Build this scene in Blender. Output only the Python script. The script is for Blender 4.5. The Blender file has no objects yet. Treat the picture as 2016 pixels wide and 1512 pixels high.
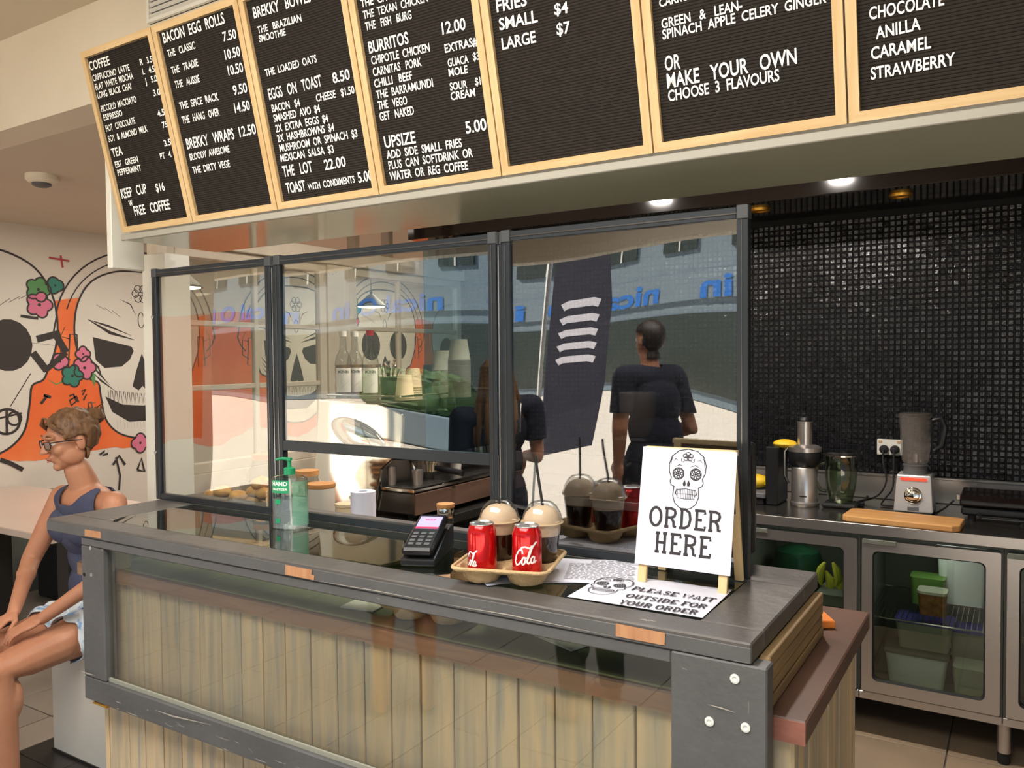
import bpy, bmesh, math, random
import numpy as np
from mathutils import Vector, Matrix, noise as mnoise
PI = math.pi
R = math.radians
random.seed(7)
SC = bpy.context.scene
COL = SC.collection

# ------------------------------------------------------------------ camera
F = 1596.54
YAW, PITCH, ROLL, TILT = 0.55861633, 0.03188456, 0.00915819, 0.23289602
CAM = np.array([0.0, 0.0, 1.6])
def cam_axes():
    cy, sy = math.cos(YAW), math.sin(YAW)
    f = np.array([-sy*math.cos(PITCH), cy*math.cos(PITCH), -math.sin(PITCH)])
    rt = np.array([cy, sy, 0.0]); dn = np.cross(f, rt)
    return rt*math.cos(ROLL)+dn*math.sin(ROLL), -rt*math.sin(ROLL)+dn*math.cos(ROLL), f
AR, AD, AF = cam_axes()
camd = bpy.data.cameras.new('camera'); cam = bpy.data.objects.new('camera', camd); COL.objects.link(cam)
camd.sensor_width = 36; camd.lens = F/2016*36; camd.clip_start = 0.02; camd.clip_end = 200
m = Matrix.Identity(4)
for i in range(3):
    m[i][0] = AR[i]; m[i][1] = -AD[i]; m[i][2] = -AF[i]; m[i][3] = CAM[i]
cam.matrix_world = m
SC.camera = cam
# a point of a known plane of the room, measured from the photograph (for laying things out)
def ray(x, y): return AR*(x-1008)/F + AD*(y-756)/F + AF
def onx(x, y, X): d = ray(x, y); return CAM + d*(X-CAM[0])/d[0]
def ony(x, y, Y): d = ray(x, y); return CAM + d*(Y-CAM[1])/d[1]
def onz(x, y, z): d = ray(x, y); return CAM + d*(z-CAM[2])/d[2]

# ------------------------------------------------------------------ light
SC.view_settings.view_transform = 'Standard'
try: SC.view_settings.look = 'None'
except Exception: pass
SC.view_settings.gamma = 1
SC.view_settings.use_curve_mapping = False
SC.view_settings.exposure = 0.52
w = bpy.data.worlds.new('sky'); SC.world = w; w.use_nodes = True
nt = w.node_tree; nt.nodes.clear()
out = nt.nodes.new('ShaderNodeOutputWorld'); bg = nt.nodes.new('ShaderNodeBackground')
sky = nt.nodes.new('ShaderNodeTexSky'); sky.sky_type = 'HOSEK_WILKIE'; sky.turbidity = 3.0
sky.sun_direction = Vector((-0.60, 0.30, 0.74)).normalized(); sky.ground_albedo = 0.4
bg.inputs['Strength'].default_value = 4.2
nt.links.new(sky.outputs[0], bg.inputs[0]); nt.links.new(bg.outputs[0], out.inputs[0])
sl = bpy.data.lights.new('sun', 'SUN'); sl.energy = 15.0; sl.angle = R(0.6); sl.color = (1, .93, .82)
so = bpy.data.objects.new('sun', sl); COL.objects.link(so)
so.rotation_euler = Vector((-0.60, 0.30, 0.74)).to_track_quat('Z', 'Y').to_euler()
def area(name, loc, size, power, color=(1, .95, .88), rot=(0, 0, 0), sy=None):
    l = bpy.data.lights.new(name, 'AREA'); l.energy = power; l.color = color; l.size = size
    if sy: l.shape = 'RECTANGLE'; l.size_y = sy
    o = bpy.data.objects.new(name, l); COL.objects.link(o); o.location = loc; o.rotation_euler = rot
    return o
area('shop_fill_light', (-1.2, 0.1, 2.90), 2.4, 80, sy=1.2)  # added fill over the customer side, not a ceiling fitting
area('room_fill_light', (-4.3, 3.4, 2.53), 1.2, 22, (1, .9, .78), sy=1.2)  # added fill for the seating room, no fitting there
area('room_rear_fill_light', (-4.4, 6.3, 2.53), 1.6, 70, (1, .93, .84), sy=1.6)  # added fill to brighten the mural behind the window sashes
SC.cycles.transparent_max_bounces = 40
for kx in (-.81, -1.82): area('kitchen_downlight', (kx, 2.9, 2.535), .09, 20, (1, .92, .84))

# ------------------------------------------------------------------ materials
def srgb(r, g, b, a=1):
    f = lambda c: (c/255/12.92) if c/255 <= .04045 else ((c/255+.055)/1.055)**2.4
    return (f(r), f(g), f(b), a)
MATS = {}
def mat(name, c, rough=.5, metal=0, spec=.5, alpha=None, emit=None, es=1, trans=0, ior=1.45, coat=0):
    m = bpy.data.materials.new(name); m.use_nodes = True; MATS[name] = m
    b = m.node_tree.nodes['Principled BSDF']
    b.inputs['Base Color'].default_value = srgb(*c); b.inputs['Roughness'].default_value = rough
    b.inputs['Metallic'].default_value = metal; b.inputs['Specular IOR Level'].default_value = spec
    b.inputs['Transmission Weight'].default_value = trans; b.inputs['IOR'].default_value = ior
    b.inputs['Coat Weight'].default_value = coat
    if emit: b.inputs['Emission Color'].default_value = srgb(*emit); b.inputs['Emission Strength'].default_value = es
    return m
def N(m, t): return m.node_tree.nodes.new(t)
def L(m, a, b): m.node_tree.links.new(a, b)
def textured(name, c1, c2, rough=.5, scale=(8, 8, 8), detail=6, lo=.3, hi=.7, metal=0, bump=0, bscale=None, var=0, c3=None, spec=.5, coord='Object', distort=0, rr=None):
    """noise mottled material: colours c1..c2 (..c3); var = brightness change from object to object"""
    m = mat(name, c1, rough, metal, spec); b = m.node_tree.nodes['Principled BSDF']
    tc = N(m, 'ShaderNodeTexCoord'); mp = N(m, 'ShaderNodeMapping'); mp.inputs['Scale'].default_value = scale
    L(m, tc.outputs[coord], mp.inputs[0])
    oi = N(m, 'ShaderNodeObjectInfo'); ad = N(m, 'ShaderNodeVectorMath'); ad.operation = 'ADD'
    cb = N(m, 'ShaderNodeCombineXYZ'); mu = N(m, 'ShaderNodeMath'); mu.operation = 'MULTIPLY'; mu.inputs[1].default_value = 37
    L(m, oi.outputs['Random'], mu.inputs[0])
    for k in range(3): L(m, mu.outputs[0], cb.inputs[k])
    L(m, mp.outputs[0], ad.inputs[0]); L(m, cb.outputs[0], ad.inputs[1])
    nz = N(m, 'ShaderNodeTexNoise'); nz.inputs['Scale'].default_value = 1; nz.inputs['Detail'].default_value = detail
    nz.inputs['Distortion'].default_value = distort
    L(m, ad.outputs[0], nz.inputs['Vector'])
    cr = N(m, 'ShaderNodeValToRGB'); e = cr.color_ramp.elements
    e[0].position = lo; e[0].color = srgb(*c1); e[1].position = hi; e[1].color = srgb(*c2)
    if c3: k = e.new((lo+hi)/2); k.color = srgb(*c3)
    L(m, nz.outputs['Fac'], cr.inputs[0])
    last = cr.outputs[0]
    if var:
        hs = N(m, 'ShaderNodeHueSaturation'); mr = N(m, 'ShaderNodeMapRange')
        mr.inputs['To Min'].default_value = 1-var; mr.inputs['To Max'].default_value = 1+var
        L(m, oi.outputs['Random'], mr.inputs['Value']); L(m, mr.outputs[0], hs.inputs['Value']); L(m, last, hs.inputs['Color'])
        last = hs.outputs[0]
    L(m, last, b.inputs['Base Color'])
    if rr:
        mr = N(m, 'ShaderNodeMapRange'); mr.inputs['To Min'].default_value = rr[0]; mr.inputs['To Max'].default_value = rr[1]
        L(m, nz.outputs['Fac'], mr.inputs['Value']); L(m, mr.outputs[0], b.inputs['Roughness'])
    if bump:
        bp = N(m, 'ShaderNodeBump'); bp.inputs['Strength'].default_value = bump; bp.inputs['Distance'].default_value = .01
        if bscale:
            n2 = N(m, 'ShaderNodeTexNoise'); n2.inputs['Scale'].default_value = bscale; n2.inputs['Detail'].default_value = 4
            L(m, tc.outputs[coord], n2.inputs['Vector']); L(m, n2.outputs['Fac'], bp.inputs['Height'])
        else: L(m, nz.outputs['Fac'], bp.inputs['Height'])
        L(m, bp.outputs[0], b.inputs['Normal'])
    return m
def sheet(name, tint, refl, rough=.0, wob=0, wscale=2.0):
    """thin clear sheet: lets light straight through, mirrors a part of it (Fresnel), gently wavy"""
    m = bpy.data.materials.new(name); m.use_nodes = True; MATS[name] = m
    t = m.node_tree; t.nodes.clear()
    o = N(m, 'ShaderNodeOutputMaterial'); mx = N(m, 'ShaderNodeMixShader'); tr = N(m, 'ShaderNodeBsdfTransparent'); gl = N(m, 'ShaderNodeBsdfGlossy')
    tr.inputs[0].default_value = srgb(*tint); gl.inputs['Roughness'].default_value = rough
    lw = N(m, 'ShaderNodeLayerWeight'); lw.inputs['Blend'].default_value = .5
    pw = N(m, 'ShaderNodeMath'); pw.operation = 'POWER'; pw.inputs[1].default_value = 3.0
    mr = N(m, 'ShaderNodeMapRange'); mr.inputs['To Min'].default_value = refl; mr.inputs['To Max'].default_value = .95
    L(m, lw.outputs['Facing'], pw.inputs[0]); L(m, pw.outputs[0], mr.inputs['Value'])
    L(m, mr.outputs[0], mx.inputs[0]); L(m, tr.outputs[0], mx.inputs[1]); L(m, gl.outputs[0], mx.inputs[2]); L(m, mx.outputs[0], o.inputs[0])
    if wob:
        tc = N(m, 'ShaderNodeTexCoord'); nz = N(m, 'ShaderNodeTexNoise'); nz.inputs['Scale'].default_value = wscale; nz.inputs['Detail'].default_value = 0
        bp = N(m, 'ShaderNodeBump'); bp.inputs['Strength'].default_value = 1; bp.inputs['Distance'].default_value = wob
        L(m, tc.outputs['Object'], nz.inputs['Vector']); L(m, nz.outputs['Fac'], bp.inputs['Height']); L(m, bp.outputs[0], gl.inputs['Normal'])
    return m
M = MATS
def haze(name, c, fac, rough=.3):
    m = bpy.data.materials.new(name); m.use_nodes = True; MATS[name] = m; t = m.node_tree; b = t.nodes['Principled BSDF']; o = t.nodes['Material Output']
    b.inputs['Base Color'].default_value = srgb(*c); b.inputs['Roughness'].default_value = rough
    tr = N(m, 'ShaderNodeBsdfTransparent'); mx = N(m, 'ShaderNodeMixShader'); mx.inputs[0].default_value = fac
    L(m, tr.outputs[0], mx.inputs[1]); L(m, b.outputs[0], mx.inputs[2]); L(m, mx.outputs[0], o.inputs[0])
textured('wall_paint', (214, 204, 184), (222, 213, 195), .6, (2, 2, 2))
textured('ceiling_paint', (205, 193, 170), (212, 201, 180), .7, (1, 1, 1))
textured('low_ceiling_paint', (196, 182, 164), (203, 190, 172), .7, (1, 1, 1))
textured('white_gloss', (222, 219, 206), (228, 226, 214), .35, (3, 3, 3))
textured('mural_wall', (206, 196, 184), (214, 205, 194), .6, (2, 2, 2))
textured('mural_orange', (222, 96, 44), (236, 138, 84), .6, (2.2, 2.2, 2.2), 8, .3, .75, c3=(228, 112, 58))
mat('mural_white', (212, 206, 196), .6); mat('mural_black', (52, 46, 44), .6); mat('mural_pink', (206, 112, 140), .6)
mat('mural_green', (84, 140, 84), .6); mat('mural_teal', (50, 120, 104), .6); mat('mural_soft', (218, 150, 140), .6)
mat('mural_red', (170, 60, 70), .6)
textured('oak', (216, 188, 142), (196, 162, 112), .5, (60, 60, 4), 5, .3, .7)
textured('oak_x', (216, 188, 142), (196, 162, 112), .5, (4, 60, 60), 5, .3, .7)
textured('felt', (44, 40, 37), (52, 48, 44), .95, (90, 90, 90), 2, spec=.1)
mat('letter_white', (244, 244, 240), .4)
textured('soffit_gloss', (178, 182, 160), (164, 170, 148), .12, (1, 1, 1), spec=.6)
textured('dark_paint', (80, 76, 73), (95, 92, 89), .42, (9, 9, 9), 8, .3, .75, bump=.15, bscale=40, rr=(.3, .55))
textured('dark_paint_front', (84, 84, 84), (97, 97, 97), .5, (6, 6, 6), 8, .35, .8, bump=.15, bscale=50, rr=(.4, .6))
mat('scuff', (176, 170, 160), .7)
textured('raw_pine', (172, 122, 86), (194, 146, 106), .7, (50, 6, 6), 5)
textured('weathered_plank', (154, 150, 138), (210, 184, 144), .7, (34, 34, 2.2), 10, .28, .66, bump=.4, var=.10, c3=(188, 172, 142), distort=.5)
textured('side_plank', (120, 98, 70), (160, 134, 92), .7, (18, 2.5, 22), 8, .3, .7, bump=.4, var=.12, distort=.5)
textured('bench_wood', (84, 62, 52), (104, 78, 66), .42, (2.5, 2.5, 20), 8, .3, .7, c3=(92, 69, 58), bump=.1, distort=.4)
textured('bench_wood_front', (120, 92, 72), (146, 114, 90), .5, (3, 14, 30), 8, .3, .7, distort=1.2)
textured('end_grain_red', (134, 86, 72), (160, 104, 88), .6, (20, 20, 60), 6)
mat('strip_grey', (160, 156, 144), .45); mat('hair_dark', (38, 27, 20), .5); mat('joint_dark', (30, 26, 22), .9); mat('bead_grey', (150, 150, 136), .5)
textured('olive_lining', (104, 108, 76), (120, 124, 92), .6, (2, 2, 2))
textured('sash_white', (206, 194, 174), (188, 172, 150), .55, (6, 6, 6), 6, .35, .8, bump=.1)
textured('sash_brown', (124, 104, 84), (138, 118, 98), .55, (6, 6, 3), 6)
mat('black_frame', (46, 50, 54), .32, .3); mat('black_frame_cap', (66, 68, 70), .45)
mat('screw_steel', (190, 190, 188), .3, .9); mat('washer_white', (226, 230, 222), .5); mat('hole_black', (12, 12, 12), .8)
mat('brass', (206, 156, 64), .35, .9)
textured('tile_black', (14, 14, 16), (30, 30, 34), .12, (30, 30, 30), 2, var=.2, bump=.35, bscale=60, spec=.7)
mat('grout', (10, 10, 10), .8); mat('black_gloss', (26, 20, 18), .08, spec=.6); mat('black_ceiling', (26, 24, 22), .12)
textured('steel', (196, 190, 186), (204, 198, 194), .28, (1.5, 1.5, 1.5), 3, metal=.9, rr=(.24, .34))
textured('steel_dark', (110, 106, 102), (124, 120, 114), .2, (2, 2, 2), 3, metal=.9)
textured('chrome', (222, 216, 208), (232, 226, 218), .08, (2, 2, 2), metal=1)
mat('rubber', (24, 24, 24), .7); mat('black_plastic', (26, 26, 28), .35); mat('grey_plastic', (92, 92, 94), .5); mat('white_plastic', (226, 224, 216), .4)
mat('silver_paint', (196, 192, 190), .35, .5); mat('red_light', (220, 60, 40), .4, emit=(255, 50, 30), es=1.2)
textured('bamboo', (206, 156, 96), (188, 134, 78), .5, (4, 30, 30), 5)
mat('smoky', (120, 112, 104), .15, trans=.6, ior=1.1)
textured('floor_tile', (150, 140, 128), (166, 156, 142), .38, (1.2, 1.2, 1.2), 7, var=.05, bump=.03)
textured('kitchen_tile', (128, 112, 94), (152, 132, 108), .5, (3, 3, 3), 7, var=.06)
textured('slate_tile', (42, 40, 38), (56, 54, 50), .3, (3, 3, 3), 7, var=.08)
mat('grout_floor', (96, 88, 80), .8)
sheet('acrylic', (246, 246, 242), .13, 0, .008, 1.6)
sheet('acrylic_warp', (222, 224, 226), .24, 0, .022, 1.5)
sheet('acrylic_blue', (190, 214, 226), .20, 0, .008, 1.6)
sheet('case_glass', (250, 251, 248), .11)
sheet('top_glass', (226, 232, 222), .12)
sheet('window_glass', (236, 236, 230), .03)
sheet('fridge_glass', (222, 228, 220), .09)
sheet('clear_cup', (240, 240, 238), .06, .03)
sheet('clear_bag', (236, 234, 228), .16, .10, .004, 40)
sheet('gel_glass', (242, 248, 245), .07, .02)
mat('paper', (222, 223, 236), .6); mat('ink', (48, 44, 48), .6); mat('paper_blue', (206, 214, 240), .6)
textured('pulp', (206, 178, 134), (190, 160, 116), .85, (60, 60, 60), 4, bump=.4, bscale=200)
mat('can_red', (206, 22, 26), .16, .55, coat=.4); mat('can_silver', (206, 206, 206), .25, .9); mat('can_white', (240, 236, 232), .3)
mat('coffee', (44, 20, 14), .12); mat('cream', (226, 200, 170), .5); mat('straw', (22, 22, 24), .3)
mat('green_plastic', (30, 142, 92), .35); mat('green_label', (34, 150, 100), .4); haze('gel', (206, 212, 220), .22)
haze('green_film', (110, 186, 148), .42); mat('screen_lilac', (160, 150, 200), .2, emit=(150, 145, 205), es=.7); mat('screen_red', (200, 60, 90), .3, emit=(200, 50, 80), es=.5)
mat('light_wood', (232, 204, 156), .55); textured('aframe_wood', (236, 208, 156), (222, 190, 134), .55, (40, 40, 5), 4)
mat('skin', (196, 142, 110), .5); textured('skin_body', (196, 140, 108), (182, 124, 94), .48, (7, 7, 7), 4, bump=.08, bscale=60)
M['skin_body'].node_tree.nodes['Principled BSDF'].inputs['Subsurface Weight'].default_value = .08
textured('navy_knit', (66, 70, 94), (76, 80, 104), .85, (14, 14, 14), 4, bump=.25, bscale=240)
textured('shorts_print', (214, 222, 226), (120, 158, 200), .8, (26, 26, 26), 2, .56, .66, bump=.3, bscale=40)
textured('hair_brown', (92, 64, 44), (130, 96, 64), .5, (60, 60, 12), 4, bump=.6)
textured('hair_long', (70, 46, 30), (150, 112, 74), .5, (30, 30, 4), 4, bump=.6)
mat('glasses_frame', (30, 24, 28), .3); mat('lens', (220, 224, 220), .05, .6); mat('eye_white', (226, 220, 212), .3); mat('iris', (60, 50, 40), .3); mat('lip', (182, 116, 98), .5)
mat('lamp_black', (40, 38, 36), .4); mat('lamp_glow', (255, 244, 224), .5, emit=(255, 240, 214), es=14); mat('downlight_glow', (255, 230, 200), .5, emit=(255, 226, 190), es=26)
mat('table_white', (200, 184, 172), .35); textured('table_wood', (206, 150, 92), (190, 134, 80), .5, (3, 20, 3), 4)
textured('pastry', (222, 178, 104), (186, 132, 70), .75, (30, 30, 30), 5, bump=.5); textured('cookie', (168, 116, 66), (124, 80, 46), .8, (40, 40, 40), 5, bump=.5)
mat('jar_label', (232, 228, 220), .5); textured('cup_kraft', (206, 168, 128), (192, 150, 110), .7, (20, 20, 20), 3); mat('cup_cream', (218, 196, 160), .6)
mat('ceramic', (222, 216, 204), .35); mat('amber_syrup', (196, 160, 110), .1, trans=.85, ior=1.3); mat('syrup_clear', (226, 216, 206), .08, trans=.9, ior=1.2)
mat('yellow', (226, 186, 40), .5); mat('banana', (196, 190, 60), .55); mat('fridge_white', (236, 238, 236), .4); mat('fridge_dark', (104, 106, 96), .5)
mat('lid_violet', (92, 84, 170), .4); haze('tub_clear', (206, 204, 184), .6); mat('lime', (112, 150, 72), .5); mat('pot_green', (24, 60, 40), .2); mat('orange_block', (232, 132, 48), .5)
mat('facade_grey', (116, 130, 138), .8); mat('facade_sign_blue', (40, 110, 190), .6); mat('facade_window', (60, 66, 60), .2); mat('pavement', (206, 196, 182), .8)
mat('hedge', (64, 92, 48), .8); mat('flag_navy', (44, 44, 58), .8); mat('flag_white', (232, 228, 236), .8); mat('road', (110, 108, 106), .85); mat('terracotta', (196, 160, 120), .8)
mat('cloth_navy', (26, 30, 46), .85); mat('cloth_white', (226, 224, 220), .8)

# ------------------------------------------------------------------ mesh builder
EPS = [0]
class MB:
    def __init__(s): s.v = []; s.f = []; s.sm = []
    def add(s, vs, fs, smooth=False):
        n = len(s.v); s.v += [tuple(v) for v in vs]; s.f += [tuple(i+n for i in f) for f in fs]; s.sm += [smooth]*len(fs); return s
    def box(s, a, b, bev=0, T=None):
        x0, y0, z0 = [min(p, q) for p, q in zip(a, b)]; x1, y1, z1 = [max(p, q) for p, q in zip(a, b)]
        if bev <= 0:
            vs = [(x0, y0, z0), (x1, y0, z0), (x1, y1, z0), (x0, y1, z0), (x0, y0, z1), (x1, y0, z1), (x1, y1, z1), (x0, y1, z1)]
            fs = [(0, 3, 2, 1), (4, 5, 6, 7), (0, 1, 5, 4), (1, 2, 6, 5), (2, 3, 7, 6), (3, 0, 4, 7)]
        else:
            bev = min(bev, (x1-x0)*.45, (y1-y0)*.45, (z1-z0)*.45)
            vs = []; idx = {}
            for i, (cx, sx) in enumerate(((x0, 1), (x1, -1))):
                for j, (cy, sy) in enumerate(((y0, 1), (y1, -1))):
                    for k, (cz, sz) in enumerate(((z0, 1), (z1, -1))):
                        for ax in range(3):
                            p = [cx, cy, cz]; q = [sx, sy, sz]
                            for t in range(3):
                                if t != ax: p[t] += q[t]*bev
                            idx[(i, j, k, ax)] = len(vs); vs.append(tuple(p))
            g = lambda i, j, k, a: idx[(i, j, k, a)]
            fs = []
            for ax in range(3):
                o = [t for t in range(3) if t != ax]
                for side in (0, 1):
                    q = []
                    for (p, r) in ((0, 0), (1, 0), (1, 1), (0, 1)):
                        c = [0, 0, 0]; c[ax] = side; c[o[0]] = p; c[o[1]] = r; q.append(g(*c, ax))
                    fs.append(tuple(q))
            for ax in range(3):
                o = [t for t in range(3) if t != ax]
                for p in (0, 1):
                    for r in (0, 1):
                        c0 = [0, 0, 0]; c0[o[0]] = p; c0[o[1]] = r; c1 = list(c0); c1[ax] = 1
                        fs.append((g(*c0, o[0]), g(*c1, o[0]), g(*c1, o[1]), g(*c0, o[1])))
            for i in (0, 1):
                for j in (0, 1):
                    for k in (0, 1): fs.append((g(i, j, k, 0), g(i, j, k, 1), g(i, j, k, 2)))
        if T is not None: vs = [tuple(T @ Vector(v)) for v in vs]
        return s.add(vs, fs)
    def prism(s, poly, n0, n1, frame):
        """poly (u,v) extruded along n from n0 to n1; frame = (origin,u,v,n)"""
        O, U, V, W = [Vector(q) for q in frame]; k = len(poly)
        vs = [O+U*p[0]+V*p[1]+W*n0 for p in poly]+[O+U*p[0]+V*p[1]+W*n1 for p in poly]
        fs = [tuple(range(k))[::-1], tuple(range(k, 2*k))]+[(i, (i+1) % k, k+(i+1) % k, k+i) for i in range(k)]
        return s.add(vs, fs)
    def fill(s, poly, n0, frame):
        O, U, V, W = [Vector(q) for q in frame]; EPS[0] = (EPS[0]+1) % 40; n0 += EPS[0]*1e-5
        return s.add([O+U*p[0]+V*p[1]+W*n0 for p in poly], [tuple(range(len(poly)))])
    def ribbon(s, pts, wd, n0, frame, taper=False, cyl=None):
        if frame: O, U, V, W = [Vector(q) for q in frame]; EPS[0] = (EPS[0]+1) % 40; n0 += EPS[0]*1e-5
        vs = []; n = len(pts)
        for i, p in enumerate(pts):
            a = pts[max(0, i-1)]; b = pts[min(n-1, i+1)]; d = Vector((b[0]-a[0], b[1]-a[1])); d = d.normalized() if d.length > 1e-9 else Vector((1, 0))
            q = Vector((-d.y, d.x)); ww = wd/2
            if taper: ww *= max(.12, math.sin(PI*(i+.0)/(n-1)))
            for sg in (1, -1):
                x, y = p[0]+q.x*ww*sg, p[1]+q.y*ww*sg
                vs.append(O+U*x+V*y+W*n0 if cyl is None else cyl(x, y, n0))
        return s.add(vs, [(2*i, 2*i+1, 2*i+3, 2*i+2) for i in range(n-1)])
    def tube(s, path, r, seg=10, caps=True, ell=None):
        P = [Vector(p) for p in path]; n = len(P); rs = r if isinstance(r, (list, tuple)) else [r]*n
        d0 = (P[1]-P[0]).normalized(); up = Vector((0, 0, 1)) if abs(d0.z) < .9 else Vector((1, 0, 0)); X = d0.cross(up).normalized()
        vs = []
        for i in range(n):
            d = (P[min(n-1, i+1)]-P[max(0, i-1)]).normalized(); X = (X-d*X.dot(d)).normalized(); Y = d.cross(X)
            for k in range(seg):
                a = 2*PI*k/seg; vs.append(P[i]+(X*math.cos(a)+Y*math.sin(a))*rs[i])
        fs = [(i*seg+k, i*seg+(k+1) % seg, (i+1)*seg+(k+1) % seg, (i+1)*seg+k) for i in range(n-1) for k in range(seg)]
        s.add(vs, fs, True)
        if caps: s.add(vs[:seg], [tuple(range(seg))[::-1]]); s.add(vs[-seg:], [tuple(range(seg))])
        return s
    def lathe(s, prof, c=(0, 0, 0), seg=24, sx=1, sy=1, T=None, smooth=True):
        """profile (r,z) list, flat caps where r>0 at the ends"""
        vs = []
        for r, z in prof:
            for k in range(seg):
                a = 2*PI*k/seg; vs.append(Vector((c[0]+r*sx*math.cos(a), c[1]+r*sy*math.sin(a), c[2]+z)))
        if T is not None: vs = [T @ v for v in vs]
        n = len(prof)
        s.add(vs, [(i*seg+k, i*seg+(k+1) % seg, (i+1)*seg+(k+1) % seg, (i+1)*seg+k) for i in range(n-1) for k in range(seg)], smooth)
        if prof[0][0] > 1e-6: s.add(vs[:seg], [tuple(range(seg))[::-1]])
        if prof[-1][0] > 1e-6: s.add(vs[-seg:], [tuple(range(seg))])
        return s
    def ball(s, c, r, seg=16, rings=10, T=None):
        rr = r if isinstance(r, (list, tuple)) else (r, r, r); vs = []
        for i in range(rings+1):
            t = PI*i/rings
            for k in range(seg):
                a = 2*PI*k/seg; v = Vector((rr[0]*math.sin(t)*math.cos(a), rr[1]*math.sin(t)*math.sin(a), rr[2]*math.cos(t)))
                if T is not None: v = T @ v
                vs.append(v+Vector(c))
        return s.add(vs, [(i*seg+k, (i+1)*seg+k, (i+1)*seg+(k+1) % seg, i*seg+(k+1) % seg) for i in range(rings) for k in range(seg)], True)
    def mesh(s, name, off=(0, 0, 0)):
        me = bpy.data.meshes.new(name); o = Vector(off)
        me.from_pydata([tuple(Vector(v)-o) for v in s.v], [], s.f)
        bm = bmesh.new(); bm.from_mesh(me); bmesh.ops.remove_doubles(bm, verts=bm.verts, dist=1e-6)
        bmesh.ops.recalc_face_normals(bm, faces=bm.faces); 
        if any(s.sm):
            for f in bm.faces: f.smooth = True
            for e in bm.edges:
                if len(e.link_faces) == 2 and e.calc_face_angle(0) > R(38): e.smooth = False
        bm.to_mesh(me); bm.free()
        return me
    def build(s, name, m, parent=None, world=False, off=None):
        root = parent
        o0 = (0, 0, 0)
        if world and parent is not None:
            while root.parent is not None: root = root.parent
            o0 = tuple(root.location)
        if off is not None: o0 = off
        me = s.mesh(name, o0); me.materials.append(m if not isinstance(m, str) else M[m])
        o = bpy.data.objects.new(name, me); COL.objects.link(o)
        if parent is not None: o.parent = parent
        if off is not None: o.location = off
        return o
def tag(o, label=None, cat=None, group=None, kind=None):
    if label: o['label'] = label
    if cat: o['category'] = cat
    if group: o['group'] = group
    if kind: o['kind'] = kind
    return o
def thing(name, label, cat, loc=(0, 0, 0), rz=0, group=None):
    o = bpy.data.objects.new(name, None); COL.objects.link(o); o.location = loc; o.rotation_euler = (0, 0, rz); o.empty_display_size = .05
    return tag(o, label, cat, group)
def struct(name, mb, m, parent=None, label=None):
    o = mb.build(name, m, parent)
    if parent is None: o['kind'] = 'structure'
    if label: o['label'] = label
    return o
def B(a, b, bev=0, T=None): return MB().box(a, b, bev, T)
def copy_tree(o, parent=None):
    c = o.copy(); COL.objects.link(c); c.parent = parent
    for ch in list(o.children): copy_tree(ch, c)
    return c
TEXTS = []
def bake_text(body, bold=.02, sh=0):
    """flat outline geometry of a line of text, returned as (verts, faces, width, cap height)"""
    key = (body, bold)
    return key
_tq = {}
def text_request(body, bold): _tq[(body, bold)] = None
def bake_all():
    objs = {}
    for (body, bold) in list(_tq):
        cu = bpy.data.curves.new('t', 'FONT'); cu.body = body; cu.size = 1; cu.offset = bold; cu.resolution_u = 3
        o = bpy.data.objects.new('t', cu); COL.objects.link(o); objs[(body, bold)] = o
    dg = bpy.context.evaluated_depsgraph_get(); dg.update()
    for k, o in objs.items():
        me = bpy.data.meshes.new_from_object(o.evaluated_get(dg))
        vs = np.array([v.co[:] for v in me.vertices]); fs = [tuple(p.vertices) for p in me.polygons]
        _tq[k] = (vs, fs); bpy.data.meshes.remove(me)
        cu = o.data; bpy.data.objects.remove(o); bpy.data.curves.remove(cu)
LINES = []   # (MB, frame, body, u0, v0, u1, v1, height, n0, bold)
def line(mb, frame, body, p0, p1, h, n0=.001, bold=.022, cyl=None):
    text_request(body, bold); LINES.append((mb, frame, body, p0, p1, h, n0, bold, cyl))
def set_lines():
    text_request('H', .02); bake_all()
    H = _tq[('H', .02)][0]; cap = H[:, 1].max()-H[:, 1].min()
    for mb, frame, body, p0, p1, h, n0, bold, cyl in LINES:
        vs, fs = _tq[(body, bold)]
        if len(vs) == 0: continue
        O, U, V, W = [Vector(q) for q in frame]
        x0, x1 = vs[:, 0].min(), vs[:, 0].max(); wd = math.hypot(p1[0]-p0[0], p1[1]-p0[1]); ux = (p1[0]-p0[0])/wd; uy = (p1[1]-p0[1])/wd
        out = []
        for x, y, z in vs:
            a = (x-x0)/(x1-x0)*wd; b = y/cap*h; uu = p0[0]+ux*a-uy*b; vv = p0[1]+uy*a+ux*b
            out.append(O+U*uu+V*vv+W*n0 if cyl is None else cyl(uu, vv, n0))
        mb.add(out, fs)
AFTER = []   # builds that wait for the lettering

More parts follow.
